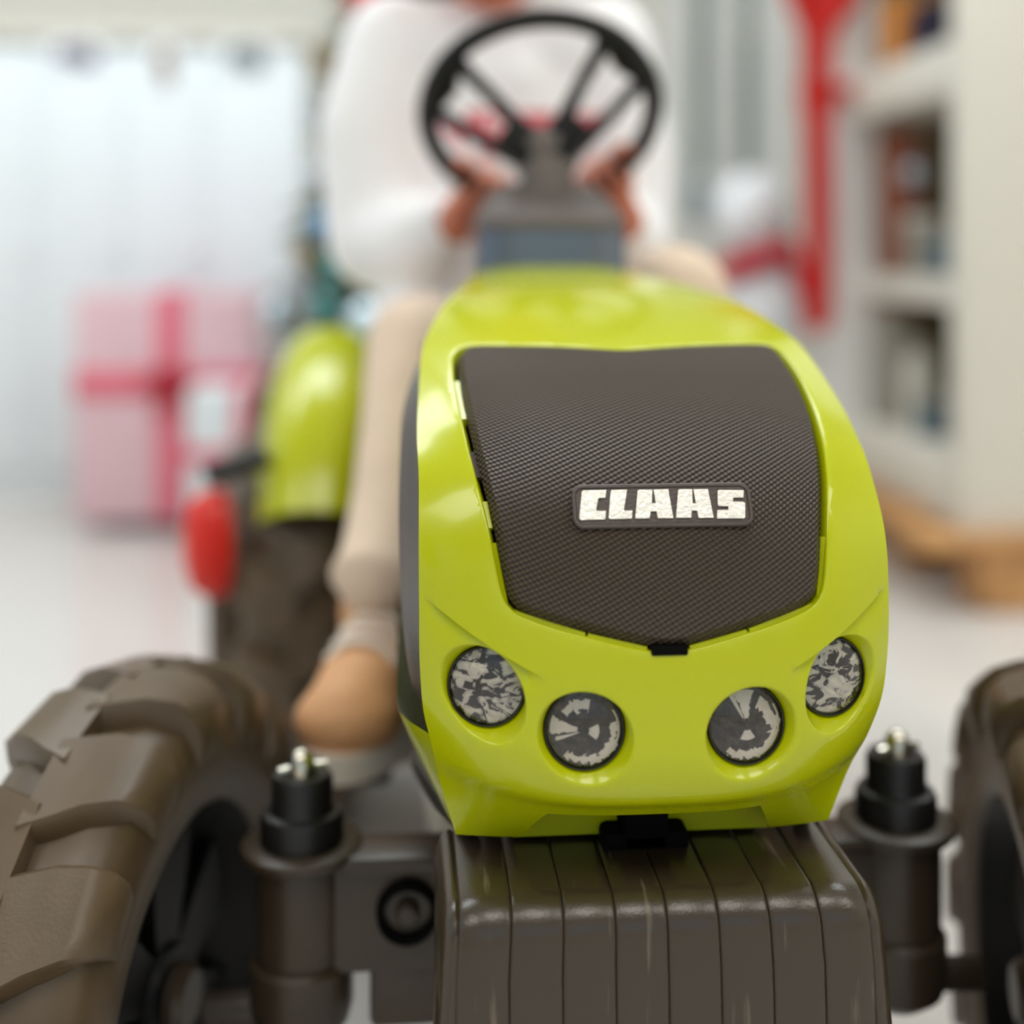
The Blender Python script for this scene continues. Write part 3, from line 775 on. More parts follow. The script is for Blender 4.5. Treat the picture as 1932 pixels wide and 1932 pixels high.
# ---- dash and steering wheel
def dash_row(z, hw, y0, y1, n=10):
    out = []
    for i in range(n):
        t = -1+2*i/(n-1); out.append((t*hw, y0+.018*abs(t)**3, z))
    out += [(hw, y1, z), (-hw, y1, z)]; return out
def loft(rows, cap=True):
    mb = MB(); m = len(rows[0]); mb.v = [p for r_ in rows for p in r_]
    mb.f = [(k*m+j, k*m+(j+1) % m, (k+1)*m+(j+1) % m, (k+1)*m+j) for k in range(len(rows)-1) for j in range(m)]
    if cap: mb.f += [tuple(range(m)), tuple((len(rows)-1)*m+j for j in range(m))]
    return mb
loft([dash_row(.53, .0575, .398, .50), dash_row(.606, .0545, .405, .50)]).build('dash_base', 'dash_blue', T, 30)
loft([dash_row(.604, .0555, .403, .505), dash_row(.612, .0545, .405, .50), dash_row(.630, .046, .43, .50), dash_row(.640, .034, .45, .50)]).build('dash_top', 'dash_grey', T, 30)
TILT = math.radians(44)
WC = Vector((0, .50, .698)); WN = Vector((0, math.cos(TILT), math.sin(TILT))); WU = Vector((0, -math.sin(TILT), math.cos(TILT)))
def wp(x, y, z=0): return WC+Vector((1, 0, 0))*x+WU*y+WN*z
RWH = .0915
MB().tube([wp(RWH*math.cos(2*PI*i/64), RWH*math.sin(2*PI*i/64)) for i in range(64)], .0082, 12, True).build('steering_wheel', 'wheel_black', T)
sw = MB().tube([wp(0, -.03, -.095), wp(0, -.008, -.07), wp(0, 0, -.052)], [.024, .021, .022], 16).build('steering_column', 'dash_grey', T)
hubw = MB().lathe([(.0001, -.066), (.019, -.066), (.025, -.060), (.026, -.050), (.020, -.042), (.0001, -.040)], frame(WC, WN, (1, 0, 0)), 28).build('steering_hub', 'dash_grey', T)
for ang in (160, 42):
    a = math.radians(ang); d = (math.cos(a), math.sin(a)); nn = (-d[1], d[0])
    def sp3(r_, o_, z_): return wp(d[0]*r_+nn[0]*o_, d[1]*r_+nn[1]*o_, z_)
    mb = MB()
    for sg in (-1, 1):
        mb.tube([sp3(.008, sg*.009, -.054), sp3(.030, sg*.014, -.043), sp3(.052, sg*.020, -.026), sp3(.072, sg*.023, -.010), sp3(.0885, sg*.028, 0)], [.010, .0068, .0055, .006, .0085], 10)
    mb.tube([sp3(.086, -.034, 0), sp3(.086, -.018, -.001), sp3(.083, 0, -.002), sp3(.086, .018, -.001), sp3(.086, .034, 0)], [.006, .010, .0115, .010, .006], 10)
    mb.tube([sp3(.006, 0, -.055), sp3(.036, 0, -.040)], [.018, .0135], 12)
    mb.build('wheel_spoke', 'wheel_black', T)

# ================================================================== the child on the seat
def remeshed(name, mb, material, parent, voxel=.005, smooth=6):
    me = bpy.data.meshes.new(name+'_src'); me.from_pydata(mb.v, [], mb.f)
    o = bpy.data.objects.new(name+'_src', me); COL.objects.link(o)
    md = o.modifiers.new('r', 'REMESH'); md.mode = 'VOXEL'; md.voxel_size = voxel; md.use_smooth_shade = True
    if smooth:
        s2 = o.modifiers.new('s', 'SMOOTH'); s2.factor = .5; s2.iterations = smooth
    dg = bpy.context.evaluated_depsgraph_get()
    m2 = bpy.data.meshes.new_from_object(o.evaluated_get(dg)); m2.name = name
    bpy.data.objects.remove(o); bpy.data.meshes.remove(me)
    m2.shade_smooth(); m2.materials.clear(); m2.materials.append(MATS[material])
    r = bpy.data.objects.new(name, m2); COL.objects.link(r)
    if parent is not None: r.parent = parent
    return r
def cap(mb, p0, p1, r0, r1, seg=14):
    """tapering limb with round ends"""
    p0, p1 = Vector(p0), Vector(p1); ax = (p1-p0); L_ = ax.length
    if L_ < 1e-6: return mb.ball(p0, r0, seg)
    prof = [(r0*math.sin(t), -r0*math.cos(t)) for t in np.linspace(.01, PI/2, 6)]+[(r1*math.cos(t), L_+r1*math.sin(t)) for t in np.linspace(0, PI/2-.01, 6)]
    mb.lathe(prof, frame(p0, ax), seg)
    # close the poles
    n = len(mb.v); m_ = len(prof)
    mb.f.append(tuple(n-seg*m_+i*m_ for i in range(seg))[::-1]); mb.f.append(tuple(n-seg*m_+i*m_+m_-1 for i in range(seg)))
    return mb
def chain(mb, pts, seg=14):
    for (a, ra), (b_, rb) in zip(pts, pts[1:]): cap(mb, a, b_, ra, rb, seg)
    return mb

def V3(*a): return Vector(a)
SHL, SHR = V3(-.118, .705, .785), V3(.082, .705, .785)
ELL, ELR = V3(-.132, .680, .600), V3(.104, .70, .585)
WRL, WRR = V3(-.066, .585, .612), V3(.082, .585, .615)
HIPL, HIPR = V3(-.062, .80, .455), V3(.040, .80, .455)
KNL, KNR = V3(-.096, .525, .508), V3(.112, .505, .548)
ANL, ANR = V3(-.123, .399, .335), V3(.150, .470, .215)
HEAD = V3(-.030, .662, .908)

body = MB()
# trunk, neck
chain(body, [((-.012, .80, .465), .062), ((-.02, .775, .58), .070), ((-.025, .735, .70), .078), ((-.025, .715, .76), .060)])
cap(body, SHL+V3(.02, 0, 0), SHR-V3(.02, 0, 0), .034, .034)
chain(body, [((-.025, .712, .78), .036), ((-.028, .690, .845), .033)])
# head: skull, jaw, cheeks, nose, ears
body.ball(HEAD+V3(0, .015, .015), (.072, .083, .082), 24)
body.ball(HEAD+V3(0, -.022, -.042), (.050, .048, .050), 20)
body.ball(HEAD+V3(0, -.050, -.076), (.022, .018, .016), 14)
for sg in (-1, 1):
    body.ball(HEAD+V3(sg*.030, -.036, -.032), (.028, .026, .028), 14)
    body.ball(HEAD+V3(sg*.073, .012, -.010), (.009, .018, .024), 12)
    body.ball(HEAD+V3(sg*.028, -.054, .014), (.020, .010, .008), 12)
chain(body, [(HEAD+V3(0, -.064, .0), .006), (HEAD+V3(0, -.076, -.022), .0095)], 12)
body.ball(HEAD+V3(0, -.064, -.048), (.020, .009, .0055), 12); body.ball(HEAD+V3(0, -.062, -.056), (.017, .009, .005), 12)
# arms
chain(body, [(SHL, .034), (ELL, .027), (WRL, .019)]); chain(body, [(SHR, .034), (ELR, .027), (WRR, .019)])
# legs and feet
chain(body, [(HIPL, .052), (KNL, .038), (ANL, .025)]); chain(body, [(HIPR, .052), (KNR, .038), (ANR, .025)])
for an, toe in ((ANL, V3(-.018, -.075, -.048)), (ANR, V3(.008, -.08, -.048))):
    cap(body, an+V3(0, .005, -.040), an+toe, .018, .014)
# hands closed on the rim
HANDLES = ((245, WRL, -1), (309, WRR, 1))
nails = []
for ang, wr, sg in HANDLES:
    a = math.radians(ang); o_ = Vector((1, 0, 0))*math.cos(a)+WU*math.sin(a); t_ = Vector((1, 0, 0))*-math.sin(a)+WU*math.cos(a)
    p = WC+o_*RWH
    palm = p+WN*.021+o_*.008
    cap(body, wr, palm+o_*.004, .017, .0165)
    cap(body, palm-t_*.017, palm+t_*.017, .0115, .0115)
    for i in range(4):
        off_ = (i-1.5)*.0130*-sg; Lf = (.9, 1.0, .97, .82)[i]
        pts = []
        for q in np.linspace(70, -150*Lf, 8):
            qa = math.radians(q); pts.append((p+t_*off_+(WN*math.sin(qa)+o_*math.cos(qa))*.0140, .0047 if q > -60 else .0043))
        chain(body, pts, 10)
    # thumb leaves the side of the palm and lies along the inner side of the rim
    chain(body, [(palm+t_*(.017*sg)-o_*.006, .0082), (p+t_*(.028*sg)-o_*.0125+WN*.009, .0072), (p+t_*(.040*sg)-o_*.0125-WN*.002, .0062)], 10)
person = remeshed('person', body, 'skin', None, .0020, 3)
tag(person, 'child in white sweater and beige trousers riding the green tractor, hands on steering wheel', 'person')

sweater = MB()
chain(sweater, [((-.014, .80, .495), .094), ((-.02, .775, .56), .100), ((-.025, .735, .68), .100), ((-.025, .715, .745), .078)])
sweater.ball((-.02, .745, .62), (.118, .088, .17), 20); sweater.ball((-.025, .72, .72), (.125, .075, .085), 20)
cap(sweater, SHL+V3(.012, 0, -.004), SHR-V3(.012, 0, .004), .050, .050)
chain(sweater, [(SHL, .051), (SHL.lerp(ELL, .5)+V3(-.014, 0, .01), .052), (ELL, .050), (ELL.lerp(WRL, .55)+V3(0, 0, -.008), .044), (ELL.lerp(WRL, .80), .031), (ELL.lerp(WRL, .86), .026)])
chain(sweater, [(SHR, .051), (SHR.lerp(ELR, .5)+V3(.008, 0, 0), .050), (ELR, .044), (ELR.lerp(WRR, .6), .036), (ELR.lerp(WRR, .86), .026)])
chain(sweater, [((-.025, .714, .765), .048), ((-.025, .714, .784), .040)])
sweater.ball((-.094, .655, .512), (.047, .055, .078), 16)
sweater.tube([(-.012+.092*math.cos(q), .79+.090*math.sin(q), .435+.012*math.sin(3*q)) for q in np.linspace(0, 2*PI, 24, endpoint=False)], .014, 8, True)
remeshed('sweater', sweater, 'sweater', person, .006, 5)
tr_ = MB()
chain(tr_, [((-.056, .815, .446), .066), ((.034, .815, .446), .066)])
for h, k, an in ((HIPL, KNL, ANL), (HIPR, KNR, ANR)):
    chain(tr_, [(h, .064), (h.lerp(k, .55)+V3(0, 0, -.004), .056), (k+V3(0, .004, 0), .046), (k.lerp(an, .3), .040), (k.lerp(an, .65), .037), (an+V3(0, 0, .02), .036)])
    ax = (an-k).normalized(); c_ = an+V3(0, 0, .016); fx = frame(c_, ax)
    tr_.tube([fx @ Vector((.036*math.cos(q), .036*math.sin(q), .004*math.sin(2*q))) for q in np.linspace(0, 2*PI, 20, endpoint=False)], .006, 8, True)
remeshed('trousers', tr_, 'trousers', person, .006, 5)
# shoes
for an, toe in ((ANL, V3(-.027, -.105, -.052)), (ANR, V3(.012, -.12, -.058))):
    hd = Vector((toe.x, toe.y, 0)).normalized(); side = Vector((hd.y, -hd.x, 0)); base = an+V3(0, 0, -.075)
    up = MB()
    chain(up, [(an+V3(0, .008, -.005), .034), (base-hd*.012+V3(0, 0, .032), .034), (base+hd*.05+V3(0, 0, .030), .034), (base+hd*.095+V3(0, 0, .024), .030)])
    up.ball(base+hd*.092+V3(0, 0, .024), (.036, .036, .026), 16)
    sh = remeshed('shoe', up, 'shoe', person, .005, 4); sh['label'] = 'tan shoe with pale sole'
    so = []
    for q in np.linspace(0, 2*PI, 28, endpoint=False):
        f_ = math.cos(q); so.append(base+hd*(.042+.088*f_)+side*(.037*math.sin(q)*(1+.12*f_)))
    mb = MB(); n = len(so)
    mb.v = [tuple(p+V3(0, 0, -.004)) for p in so]+[tuple(p+V3(0, 0, .014)) for p in so]
    mb.f = [tuple(range(n))[::-1], tuple(range(n, 2*n))]+[(i, (i+1) % n, n+(i+1) % n, n+i) for i in range(n)]
    mb.build('sole', 'shoe_white', sh)
    for k in range(3):
        c_ = base+hd*(.026+k*.017)+V3(0, 0, .072-k*.0035)
        MB().tube([c_-side*.024+V3(0, 0, -.014), c_-side*.012+V3(0, 0, -.002), c_, c_+side*.012+V3(0, 0, -.002), c_+side*.024+V3(0, 0, -.014)], .0034, 8).build('lace', 'shoe_white', sh)
# hair and eyes
hr = MB(); hr.ball(HEAD+V3(0, .026, .030), (.080, .086, .082), 24); hr.ball(HEAD+V3(0, .055, -.02), (.066, .055, .065), 18)
hr.ball(HEAD+V3(.01, -.035, .075), (.055, .034, .024), 16)
for i in range(26):
    q = random.uniform(-PI, PI); p = HEAD+V3(.066*math.cos(q), .03+.07*math.sin(q), .06+random.uniform(-.04, .03)); cap(hr, p, p+V3(.008*math.cos(q), .01, -.025), .014, .006, 8)
remeshed('hair', hr, 'hair', person, .006, 3)
for sg in (-1, 1): MB().ball(HEAD+V3(sg*.028, -.0625, .001), (.0095, .0055, .0055), 14).build('eye', 'eye', person)
MB().ball(HEAD+V3(0, -.0725, -.052), (.015, .0022, .0022), 12).build('lips', 'ribbon_pink', person)

# ================================================================== things in the room behind
def thing(name, loc, label, cat, group=None, rz=0):
    r = empty(name, loc, rz); tag(r, label, cat, group); return r

# ---- white cupboard with three doors, a picture on each
CY = 2.62
p0, p1 = at(-60, 70, CY), at(572, 70, CY); cw = p1.x-p0.x; ch = p0.z
c = thing('cupboard', ((p0.x+p1.x)/2, CY+.22, 0), 'low white cupboard with three doors behind the large gift box', 'cupboard')
MB().box((0, 0, ch/2), (cw, .40, ch), .006).build('carcass', 'white_gloss', c)
MB().box((0, -.005, ch+.012), (cw+.03, .44, .028), .006).build('top_board', 'warm_white', c)
MB().box((0, .01, .03), (cw-.04, .36, .06)).build('plinth', 'white_paint', c)
dxs = [at(x, 100, CY).x-(p0.x+p1.x)/2 for x in (-60, 62, 228, 388, 572)]
PICS = (('print_violet', 145, 100, 76, 34), ('print_brown', 310, 118, 34, 56), ('print_grey', 465, 104, 70, 44))
for i in range(4):
    dcx, dw = (dxs[i]+dxs[i+1])/2, dxs[i+1]-dxs[i]
    d = MB().box((dcx, -.208, ch/2+.02), (dw-.002, .018, ch-.10), .002).build('door', 'white_gloss', c)
    MB().box((dcx+dw*.40, -.224, ch*.55), (.012, .014, .05), .004).build('handle', 'white_paint', d)
for (m_, x, y, wx, wy), what in zip(PICS, ('violet grey', 'brown', 'grey')):
    q = at(x, y, CY); k = (CY-CAM[1])/FPX
    pc_ = thing('picture_card', (q.x, CY-.0015, q.z-wy*k/2), 'small %s picture stuck on the white cupboard door' % what, 'picture', 'pictures on the cupboard doors')
    MB().box((0, 0, wy*k/2), (wx*k*1.35, .002, wy*k*1.5)).build('card', 'white_gloss', pc_)
    mb = MB(); mb.ball((0, -.0012, wy*k/2), (wx*k*.5, .0022, wy*k*.5), 16); mb.ball((wx*k*.2, -.0012, wy*k*.25), (wx*k*.3, .0022, wy*k*.45), 14); mb.build('drawing', m_, pc_)

# ---- large gift box with ribbon and bow
def gift(name, pa, pb, Y, dep, label, paper, ribbon, bow, vr=.5, hrz=.6, rw_=.16, rz=0):
    a, b_ = at(*pa, Y), at(*pb, Y); wx, hz = b_.x-a.x, a.z-max(0, b_.z); z0 = max(0, b_.z)
    r = thing(name, ((a.x+b_.x)/2, Y+dep/2, z0), label, 'gift box', None, rz)
    MB().box((0, 0, hz/2), (wx, dep, hz), .006).build('paper_wrap', paper, r)
    x = (vr-.5)*wx; z = hz*hrz; rw = rw_*wx
    MB().box((x, 0, hz/2), (rw, dep+.006, hz+.006), .003).build('ribbon', ribbon, r)
    MB().box((0, 0, z), (wx+.006, dep+.006, rw), .003).build('ribbon', ribbon, r)
    bw = MB()
    for sg in (-1, 1):
        bw.tube([(x, -dep/2-.012, z), (x+sg*rw*.45, -dep/2-.03, z+rw*.35), (x+sg*rw*.85, -dep/2-.03, z+rw*.1), (x+sg*rw*.5, -dep/2-.02, z-rw*.2), (x, -dep/2-.012, z)], rw*.16, 8)
        bw.tube([(x, -dep/2-.012, z), (x+sg*rw*.3, -dep/2-.016, z-rw*.6), (x+sg*rw*.45, -dep/2-.012, z-rw*1.0)], rw*.13, 8)
    bw.ball((x, -dep/2-.018, z), rw*.26, 12); bw.build('bow', bow, r)
    return r
gift('gift_box', (140, 553), (480, 978), 2.20, .30, 'large pale pink gift box with red ribbon standing in front of the cupboard', 'pink_paper', 'ribbon_pink', 'crimson', .53, .60)
gift('gift_box', (352, 735), (560, 1010), 2.02, .16, 'small white gift box beside the large pink one', 'white_gloss', 'ribbon_pink', 'ribbon_pink', .5, .55, .14)

# ---- decorated fir tree
TY = 1.75
tc_ = at(800, 600, TY); TX = tc_.x
tree = thing('christmas_tree', (TX, TY, 0), 'decorated fir tree standing behind the child', 'tree')
MB().tube([(0, 0, .0), (0, 0, 1.5)], [.035, .01], 10).build('trunk', 'bark', tree)
MB().lathe([(.0001, 0), (.10, 0), (.12, .14), (.125, .15), (.10, .15), (.0001, .12)], None, 24).build('pot', 'warm_white', tree)
fo = MB(); rng = random.Random(3)
def treer(z): return .03+.26*max(0, (1.75-z)/1.45)
for k in range(5200):
    z = .30+1.30*(1-math.sqrt(rng.random()))*.98; a = rng.uniform(0, 2*PI); r_ = treer(z)*rng.uniform(.2, .92)
    p = Vector((r_*math.cos(a), r_*math.sin(a), z)); d = Vector((math.cos(a+rng.uniform(-.7, .7)), math.sin(a+rng.uniform(-.7, .7)), rng.uniform(-.5, .35)))
    s_ = rng.uniform(.04, .07); d.normalize(); q = d.cross(Vector((0, 0, 1))).normalized()*s_*.16; u_ = Vector((0, 0, s_*.14))
    n = len(fo.v); fo.v += [tuple(p+q), tuple(p-q), tuple(p+u_), tuple(p+d*s_)]; fo.f += [(n, n+1, n+3), (n+1, n+2, n+3), (n+2, n, n+3)]
f_ = fo.build('needles', 'fir', tree); f_['kind'] = 'stuff'
ORN = [(614, 430, 'ball_blue', 'blue', 36), (632, 508, 'ball_teal', 'teal', 33), (585, 484, 'ball_gold', 'dull gold', 24), (524, 590, 'ball_ice', 'pale ice blue', 34), (614, 580, 'ball_teal', 'teal', 32),
       (690, 605, 'ball_ice', 'pale ice blue', 42), (606, 120, 'ball_gold', 'dull gold', 26), (604, 335, 'ball_silver', 'silver', 28), (566, 540, 'ball_silver', 'silver', 30), (600, 218, 'ball_silver', 'silver', 24)]
OLAB = {(614, 430): 'blue glass ball hanging on the fir tree', (632, 508): 'teal ball on the fir tree just under the blue ball', (585, 484): 'dull gold ball on the fir tree beside a teal ball',
        (524, 590): 'pale ice blue ball on the fir tree over the large gift box', (614, 580): 'lower teal ball on the fir tree above the mudguard', (690, 605): 'large pale ice blue ball on the fir tree beside the child\'s knee',
        (606, 120): 'dull gold ball near the fir tree top', (604, 335): 'silver ball on the fir tree just above the blue ball', (566, 540): 'silver ball on the fir tree beside the pale ice blue ball', (600, 218): 'small silver ball high on the fir tree below the gold one'}
for (x, y, m_, cn, rp) in ORN:
    q = at(x, y, TY); dx = q.x-TX; R0 = treer(q.z); dyy = math.sqrt(max(0, R0*R0-dx*dx))
    Yb = TY-dyy-.03; q = at(x, y, Yb); r_ = rp*(Yb-CAM[1])/FPX*.92
    o = MB().lathe([(r_*math.sin(t)+1e-4, -r_*math.cos(t)) for t in np.linspace(0, PI, 15)], None, 24).build('tree_ball', m_); o.location = q
    MB().lathe([(.0001, r_*.98), (.010, r_*.98), (.010, r_*1.16), (.0001, r_*1.18)], None, 12).build('ball_cap', 'steel', o)
    tag(o, OLAB[(x, y)], 'ornament', 'balls on the fir tree')
q = at(690, 2, 1.62); o = MB().ball((0, 0, 0), .035, 20).build('tree_ball', 'ball_red'); o.location = q; MB().lathe([(.0001, .034), (.009, .034), (.009, .04), (.0001, .041)], None, 12).build('ball_cap', 'steel', o)
tag(o, 'red ball high on the fir tree beside the child\'s shoulder', 'ornament', 'balls on the fir tree')

# ---- white snowman figure with a red scarf, on a white box
SY = 2.32; k = (SY-CAM[1])/FPX
q = at(1445, 575, SY)
bx_ = thing('display_box', (q.x, SY, 0), 'plain white display box under the white snowman figure', 'box')
ztop = q.z-70*k
MB().box((0, 0, ztop/2), (.26, .24, ztop), .006).build('box_body', 'white_paint', bx_)
MB().box((0, 0, ztop-.012), (.272, .252, .024), .005).build('box_lid', 'warm_white', bx_)
sn = thing('snowman', (q.x, SY, ztop), 'white rounded snowman figure with a red scarf', 'figure')
MB().ball((0, 0, 78*k), (78*k, 70*k, 80*k), 24).build('snow_body', 'snow_white', sn)
hz = 245*k
MB().ball((-25*k, 0, hz), (74*k, 66*k, 82*k), 24).build('head', 'snow_white', sn)
MB().tube([((-20+62*math.cos(t))*k, 62*math.sin(t)*k, (160-.42*62*math.cos(t)*-1)*k) for t in np.linspace(0, 2*PI, 24, endpoint=False)], 20*k, 10, True).build('scarf', 'crimson', sn)
MB().tube([(30*k, -58*k, 180*k), (46*k, -66*k, 130*k), (44*k, -76*k, 100*k)], 15*k, 8).build('scarf_end', 'crimson', sn)
for sg in (-1, 1): MB().ball((-25*k+sg*22*k, -62*k, hz+14*k), 5*k, 10).build('button_eye', 'navy', sn)
MB().lathe([(8*k, 0), (.0003, 34*k)], frame((-25*k, -62*k, hz), (0, -1, 0)), 12).build('carrot_nose', 'wood_orange', sn)
q = at(1318, 385, 2.75)
o = thing('bottle', (q.x, 2.75, 0), 'dark teal bottle on a slim white stand beside the snowman', 'bottle')
MB().lathe([(.0001, q.z-.05), (.024, q.z-.05), (.026, q.z-.04), (.026, q.z+.03), (.012, q.z+.05), (.012, q.z+.075), (.0001, q.z+.075)], None, 20).build('bottle_body', 'teal_item', o)
MB().lathe([(.0001, 0), (.10, 0), (.10, .015), (.014, .03), (.014, q.z-.07), (.05, q.z-.062), (.05, q.z-.05), (.0001, q.z-.05)], None, 24).build('stand', 'white_paint', o)

# ---- white open shelving unit on a pallet
NY, FY = 1.50, 2.12        # near and far posts
nx0 = at(1812, 500, NY).x; fx0, fx1 = at(1562, 400, FY).x, at(1645, 400, FY).x
zt = 1.75; zb = .125
ang = math.atan2(fx0+.02-nx0, FY-NY)
un = thing('shelving_unit', (nx0, NY, zb), 'white wooden open shelving unit standing on a low pallet', 'shelf')
def loc(x, y, z): return (x-nx0, y-NY, z-zb)
PT = .075
MB().box(loc(nx0+.085, NY+.02, (zt+zb)/2), (.17, .045, zt-zb), .006).build('post', 'warm_white', un)
MB().box(loc(nx0+.56, NY+.01, (zt+zb)/2), (.80, .03, zt-zb), .006).build('front_panel', 'white_paint', un)
MB().box(loc((fx0+fx1)/2, FY, (zt)/2+.06), (fx1-fx0, .045, zt-.13), .006).build('post', 'white_paint', un)
MB().box(loc(fx1+.75, FY+.03, (zt+zb)/2), (1.45, .02, zt-zb)).build('back_board', 'brown_board', un)
def rail(z0, z1, nm, th=.04, material='warm_white'):
    a = Vector(loc(nx0+.04, NY+.03, (z0+z1)/2)); b_ = Vector(loc((fx0+fx1)/2+.01, FY-.01, (z0+z1)/2)); d = b_-a
    M = Matrix.Translation((a+b_)/2) @ Matrix.Rotation(-math.atan2(d.x, d.y), 4, 'Z')
    MB().box((0, 0, 0), (th, d.length, z1-z0), .005, M).build(nm, material, un)
rail(.862, .955, 'side_rail'); rail(.125, .238, 'side_rail'); rail(1.66, 1.75, 'side_rail')
def shelf_board(z, th=.03, material='warm_white'):
    v = [loc(nx0+.03, NY+.045, z), loc(nx0+1.0, NY+.045, z), loc(fx1+1.4, FY+.02, z), loc(fx1-.02, FY+.02, z)]
    MB().prism([(p[0], p[1]) for p in v], z-zb-th, z-zb).build('shelf_board', material, un)
shelf_board(.235, .03); shelf_board(.545, .05); shelf_board(.895, .03); shelf_board(1.74)
# pallet
pl = thing('pallet', (nx0, NY-.03, 0), 'low wooden pallet under the white shelving unit', 'pallet')
for i, yy in enumerate((.06, .26, .46, .66)):
    MB().box((.58, yy, .1135), (1.30-.02*i, .13, .024), .003).build('pallet_board', 'wood', pl)
for xx in (.10, .60, 1.12):
    for yy in (.06, .36, .66): MB().box((xx, yy, .051), (.14, .10, .102), .004).build('pallet_block', 'wood', pl)

# goods on the shelves
SIDE_X = max(nx0+.04, (fx0+fx1)/2+.01)+.02
def good(name, px, py_base, py_top, wpx, Y, z, label, cat, builder):
    a = at(px, 480, Y); kk = (Y-CAM[1])/FPX
    w_ = wpx*kk; x = max(a.x, SIDE_X+.006+w_*.53)
    r = thing(name, (x, Y, z), label, cat, None); builder(r, w_, min((py_base-py_top)*kk, .25 if z < .5 else .30)); return r
def carton(m_, lid):
    def f(r, w_, h_):
        MB().box((0, 0, h_/2), (w_, w_*.8, h_), .004).build('carton_body', m_, r)
        MB().box((0, 0, h_-.008), (w_*1.03, w_*.83, .018), .003).build('carton_lid', lid, r)
    return f
def jar(m_, lid):
    def f(r, w_, h_):
        MB().lathe([(.0001, 0), (w_*.46, 0), (w_*.5, h_*.06), (w_*.5, h_*.72), (w_*.36, h_*.84), (w_*.36, h_*.88), (.0001, h_*.88)], None, 24).build('jar_body', m_, r)
        MB().lathe([(.0001, h_*.87), (w_*.4, h_*.87), (w_*.4, h_), (.0001, h_)], None, 24).build('jar_lid', lid, r)
    return f
good('carton', 1684, 545, 200, 66, 2.02, .545, 'tall brick red carton on the middle shelf behind the white post', 'carton', carton('brick_red', 'brick_red'))
good('jar', 1768, 545, 460, 70, 1.80, .545, 'grey jar on the middle shelf beside the near post', 'jar', jar('teal_item', 'grey_item'))
good('carton', 1712, 545, 430, 60, 1.9, .545, 'squat beige carton on the middle shelf', 'carton', carton('grey_item', 'warm_white'))
good('carton', 1670, 860, 610, 62, 2.058, .235, 'pale grey carton on the bottom shelf', 'carton', carton('grey_item', 'brick_red'))
good('jar', 1735, 860, 690, 60, 1.98, .235, 'tall pale jar on the bottom shelf', 'jar', jar('warm_white', 'grey_item'))
good('basket', 1700, 860, 790, 80, 1.87, .235, 'low slate blue basket at the front of the bottom shelf', 'basket',
     lambda r, w_, h_: (MB().lathe([(.0001, 0), (w_*.42, 0), (w_*.5, h_), (w_*.46, h_), (w_*.38, .012), (.0001, .012)], None, 28).build('basket_wall', 'teal_item', r),
                        MB().tube([(w_*.48*math.cos(t), w_*.48*math.sin(t), h_) for t in np.linspace(0, 2*PI, 28, endpoint=False)], .006, 8, True).build('basket_rim', 'grey_item', r)))
good('crate', 1712, 80, 0, 100, 1.985, .895, 'orange wooden crate on the upper shelf', 'crate',
     lambda r, w_, h_: [MB().box((0, sy*w_*.4, z_), (w_, .012, .06), .003).build('slat', 'wood_orange', r) for sy in (-1, 1) for z_ in (.035, .105, .175)]
     + [MB().box((sx*w_*.5, 0, .105), (.014, w_*.8, .21), .003).build('crate_end', 'wood_orange', r) for sx in (-1, 1)])
good('folded_cloth', 1725, 60, 0, 90, 1.865, .895, 'dark navy folded cloth on the upper shelf', 'cloth',
     lambda r, w_, h_: [MB().box((0, 0, .02+.035*i), (w_*(1-.04*i), .13, .034), .012, seg=3).build('fold', 'navy', r) for i in range(5)])
q = at(1726, 330, 1.90); o = MB().ball((0, 0, 0), .026, 24).build('hanging_ball', 'ball_silver'); o.location = q
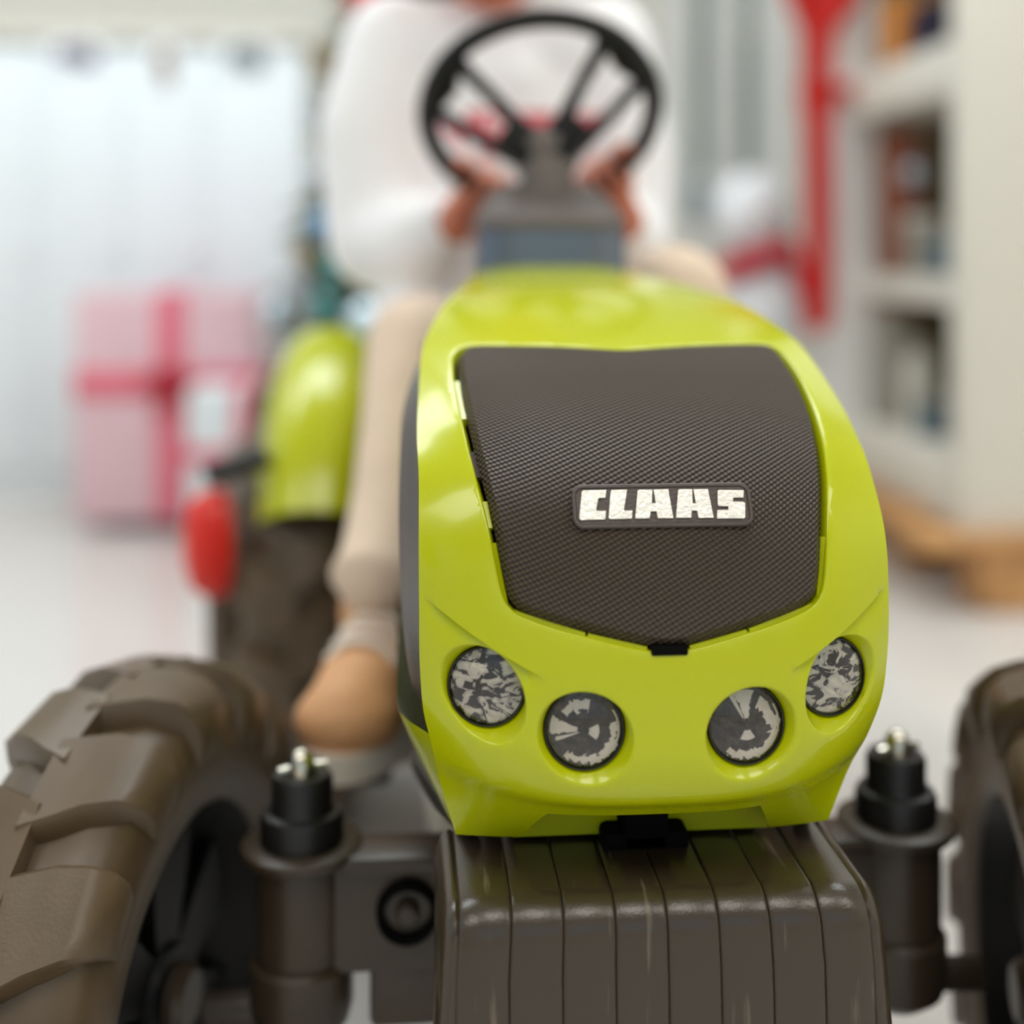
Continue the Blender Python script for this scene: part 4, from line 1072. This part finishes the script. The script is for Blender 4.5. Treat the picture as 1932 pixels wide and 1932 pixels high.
MB().tube([(0, 0, .024), (0, 0, .867-q.z)], .0015, 6).build('thread', 'steel', o)
tag(o, 'silver grey ball hanging on a thread inside the shelving unit', 'ornament')

# ---- red cloth draped down the far post, tied round it twice
rc = at(1540, 300, FY-.06)
rd = thing('red_drape', (rc.x, FY-.06, 0), 'long red cloth hanging beside the white shelving post', 'drape')
kk = (FY-.06-CAM[1])/FPX
pts = []
for y, l_, r_ in ((-260, 1430, 1640), (-120, 1440, 1630), (0, 1485, 1625), (60, 1512, 1570), (140, 1515, 1566), (175, 1508, 1570), (230, 1518, 1566), (380, 1522, 1566), (520, 1524, 1566), (590, 1516, 1566), (625, 1524, 1560)):
    pts.append((at(l_, y, FY-.06), at(r_, y, FY-.06)))
mb = MB(); nf = 9
for side in (0, 1):
    for a, b_ in pts:
        for j in range(nf):
            t = j/(nf-1); p = a.lerp(b_, t); mb.v.append((p.x-rc.x, .010*math.sin(t*9+a.z*3)+(.006 if side else -.006), p.z))
n = len(pts)*nf
for i in range(len(pts)-1):
    for j in range(nf-1):
        q = i*nf+j; mb.f += [(q, q+1, q+nf+1, q+nf), (n+q, n+q+nf, n+q+nf+1, n+q+1)]
for i in range(len(pts)-1):
    q = i*nf; mb.f.append((q, q+nf, n+q+nf, n+q)); q += nf-1; mb.f.append((q, n+q, n+q+nf, q+nf))
for j in range(nf-1): mb.f.append((j, n+j, n+j+1, j+1)); q = (len(pts)-1)*nf+j; mb.f.append((q, q+1, n+q+1, n+q))
mb.build('cloth', 'red_cloth', rd, 60)
hwp = (fx1-fx0)/2+.012; xc = (fx0+fx1)/2-rc.x
for zc in (at(1560, 178, FY).z, at(1560, -225, FY).z):
    MB().tube([(xc-hwp-.02, .02, zc-.01), (xc-hwp, .02, zc), (xc, .018, zc+.004), (xc+hwp, .02, zc+.004), (xc+hwp+.004, .06, zc+.002), (xc+hwp-.004, .096, zc), (xc, .098, zc), (xc-hwp+.004, .096, zc), (xc-hwp-.02, .03, zc)], .016, 10).build('tie_band', 'red_cloth', rd)
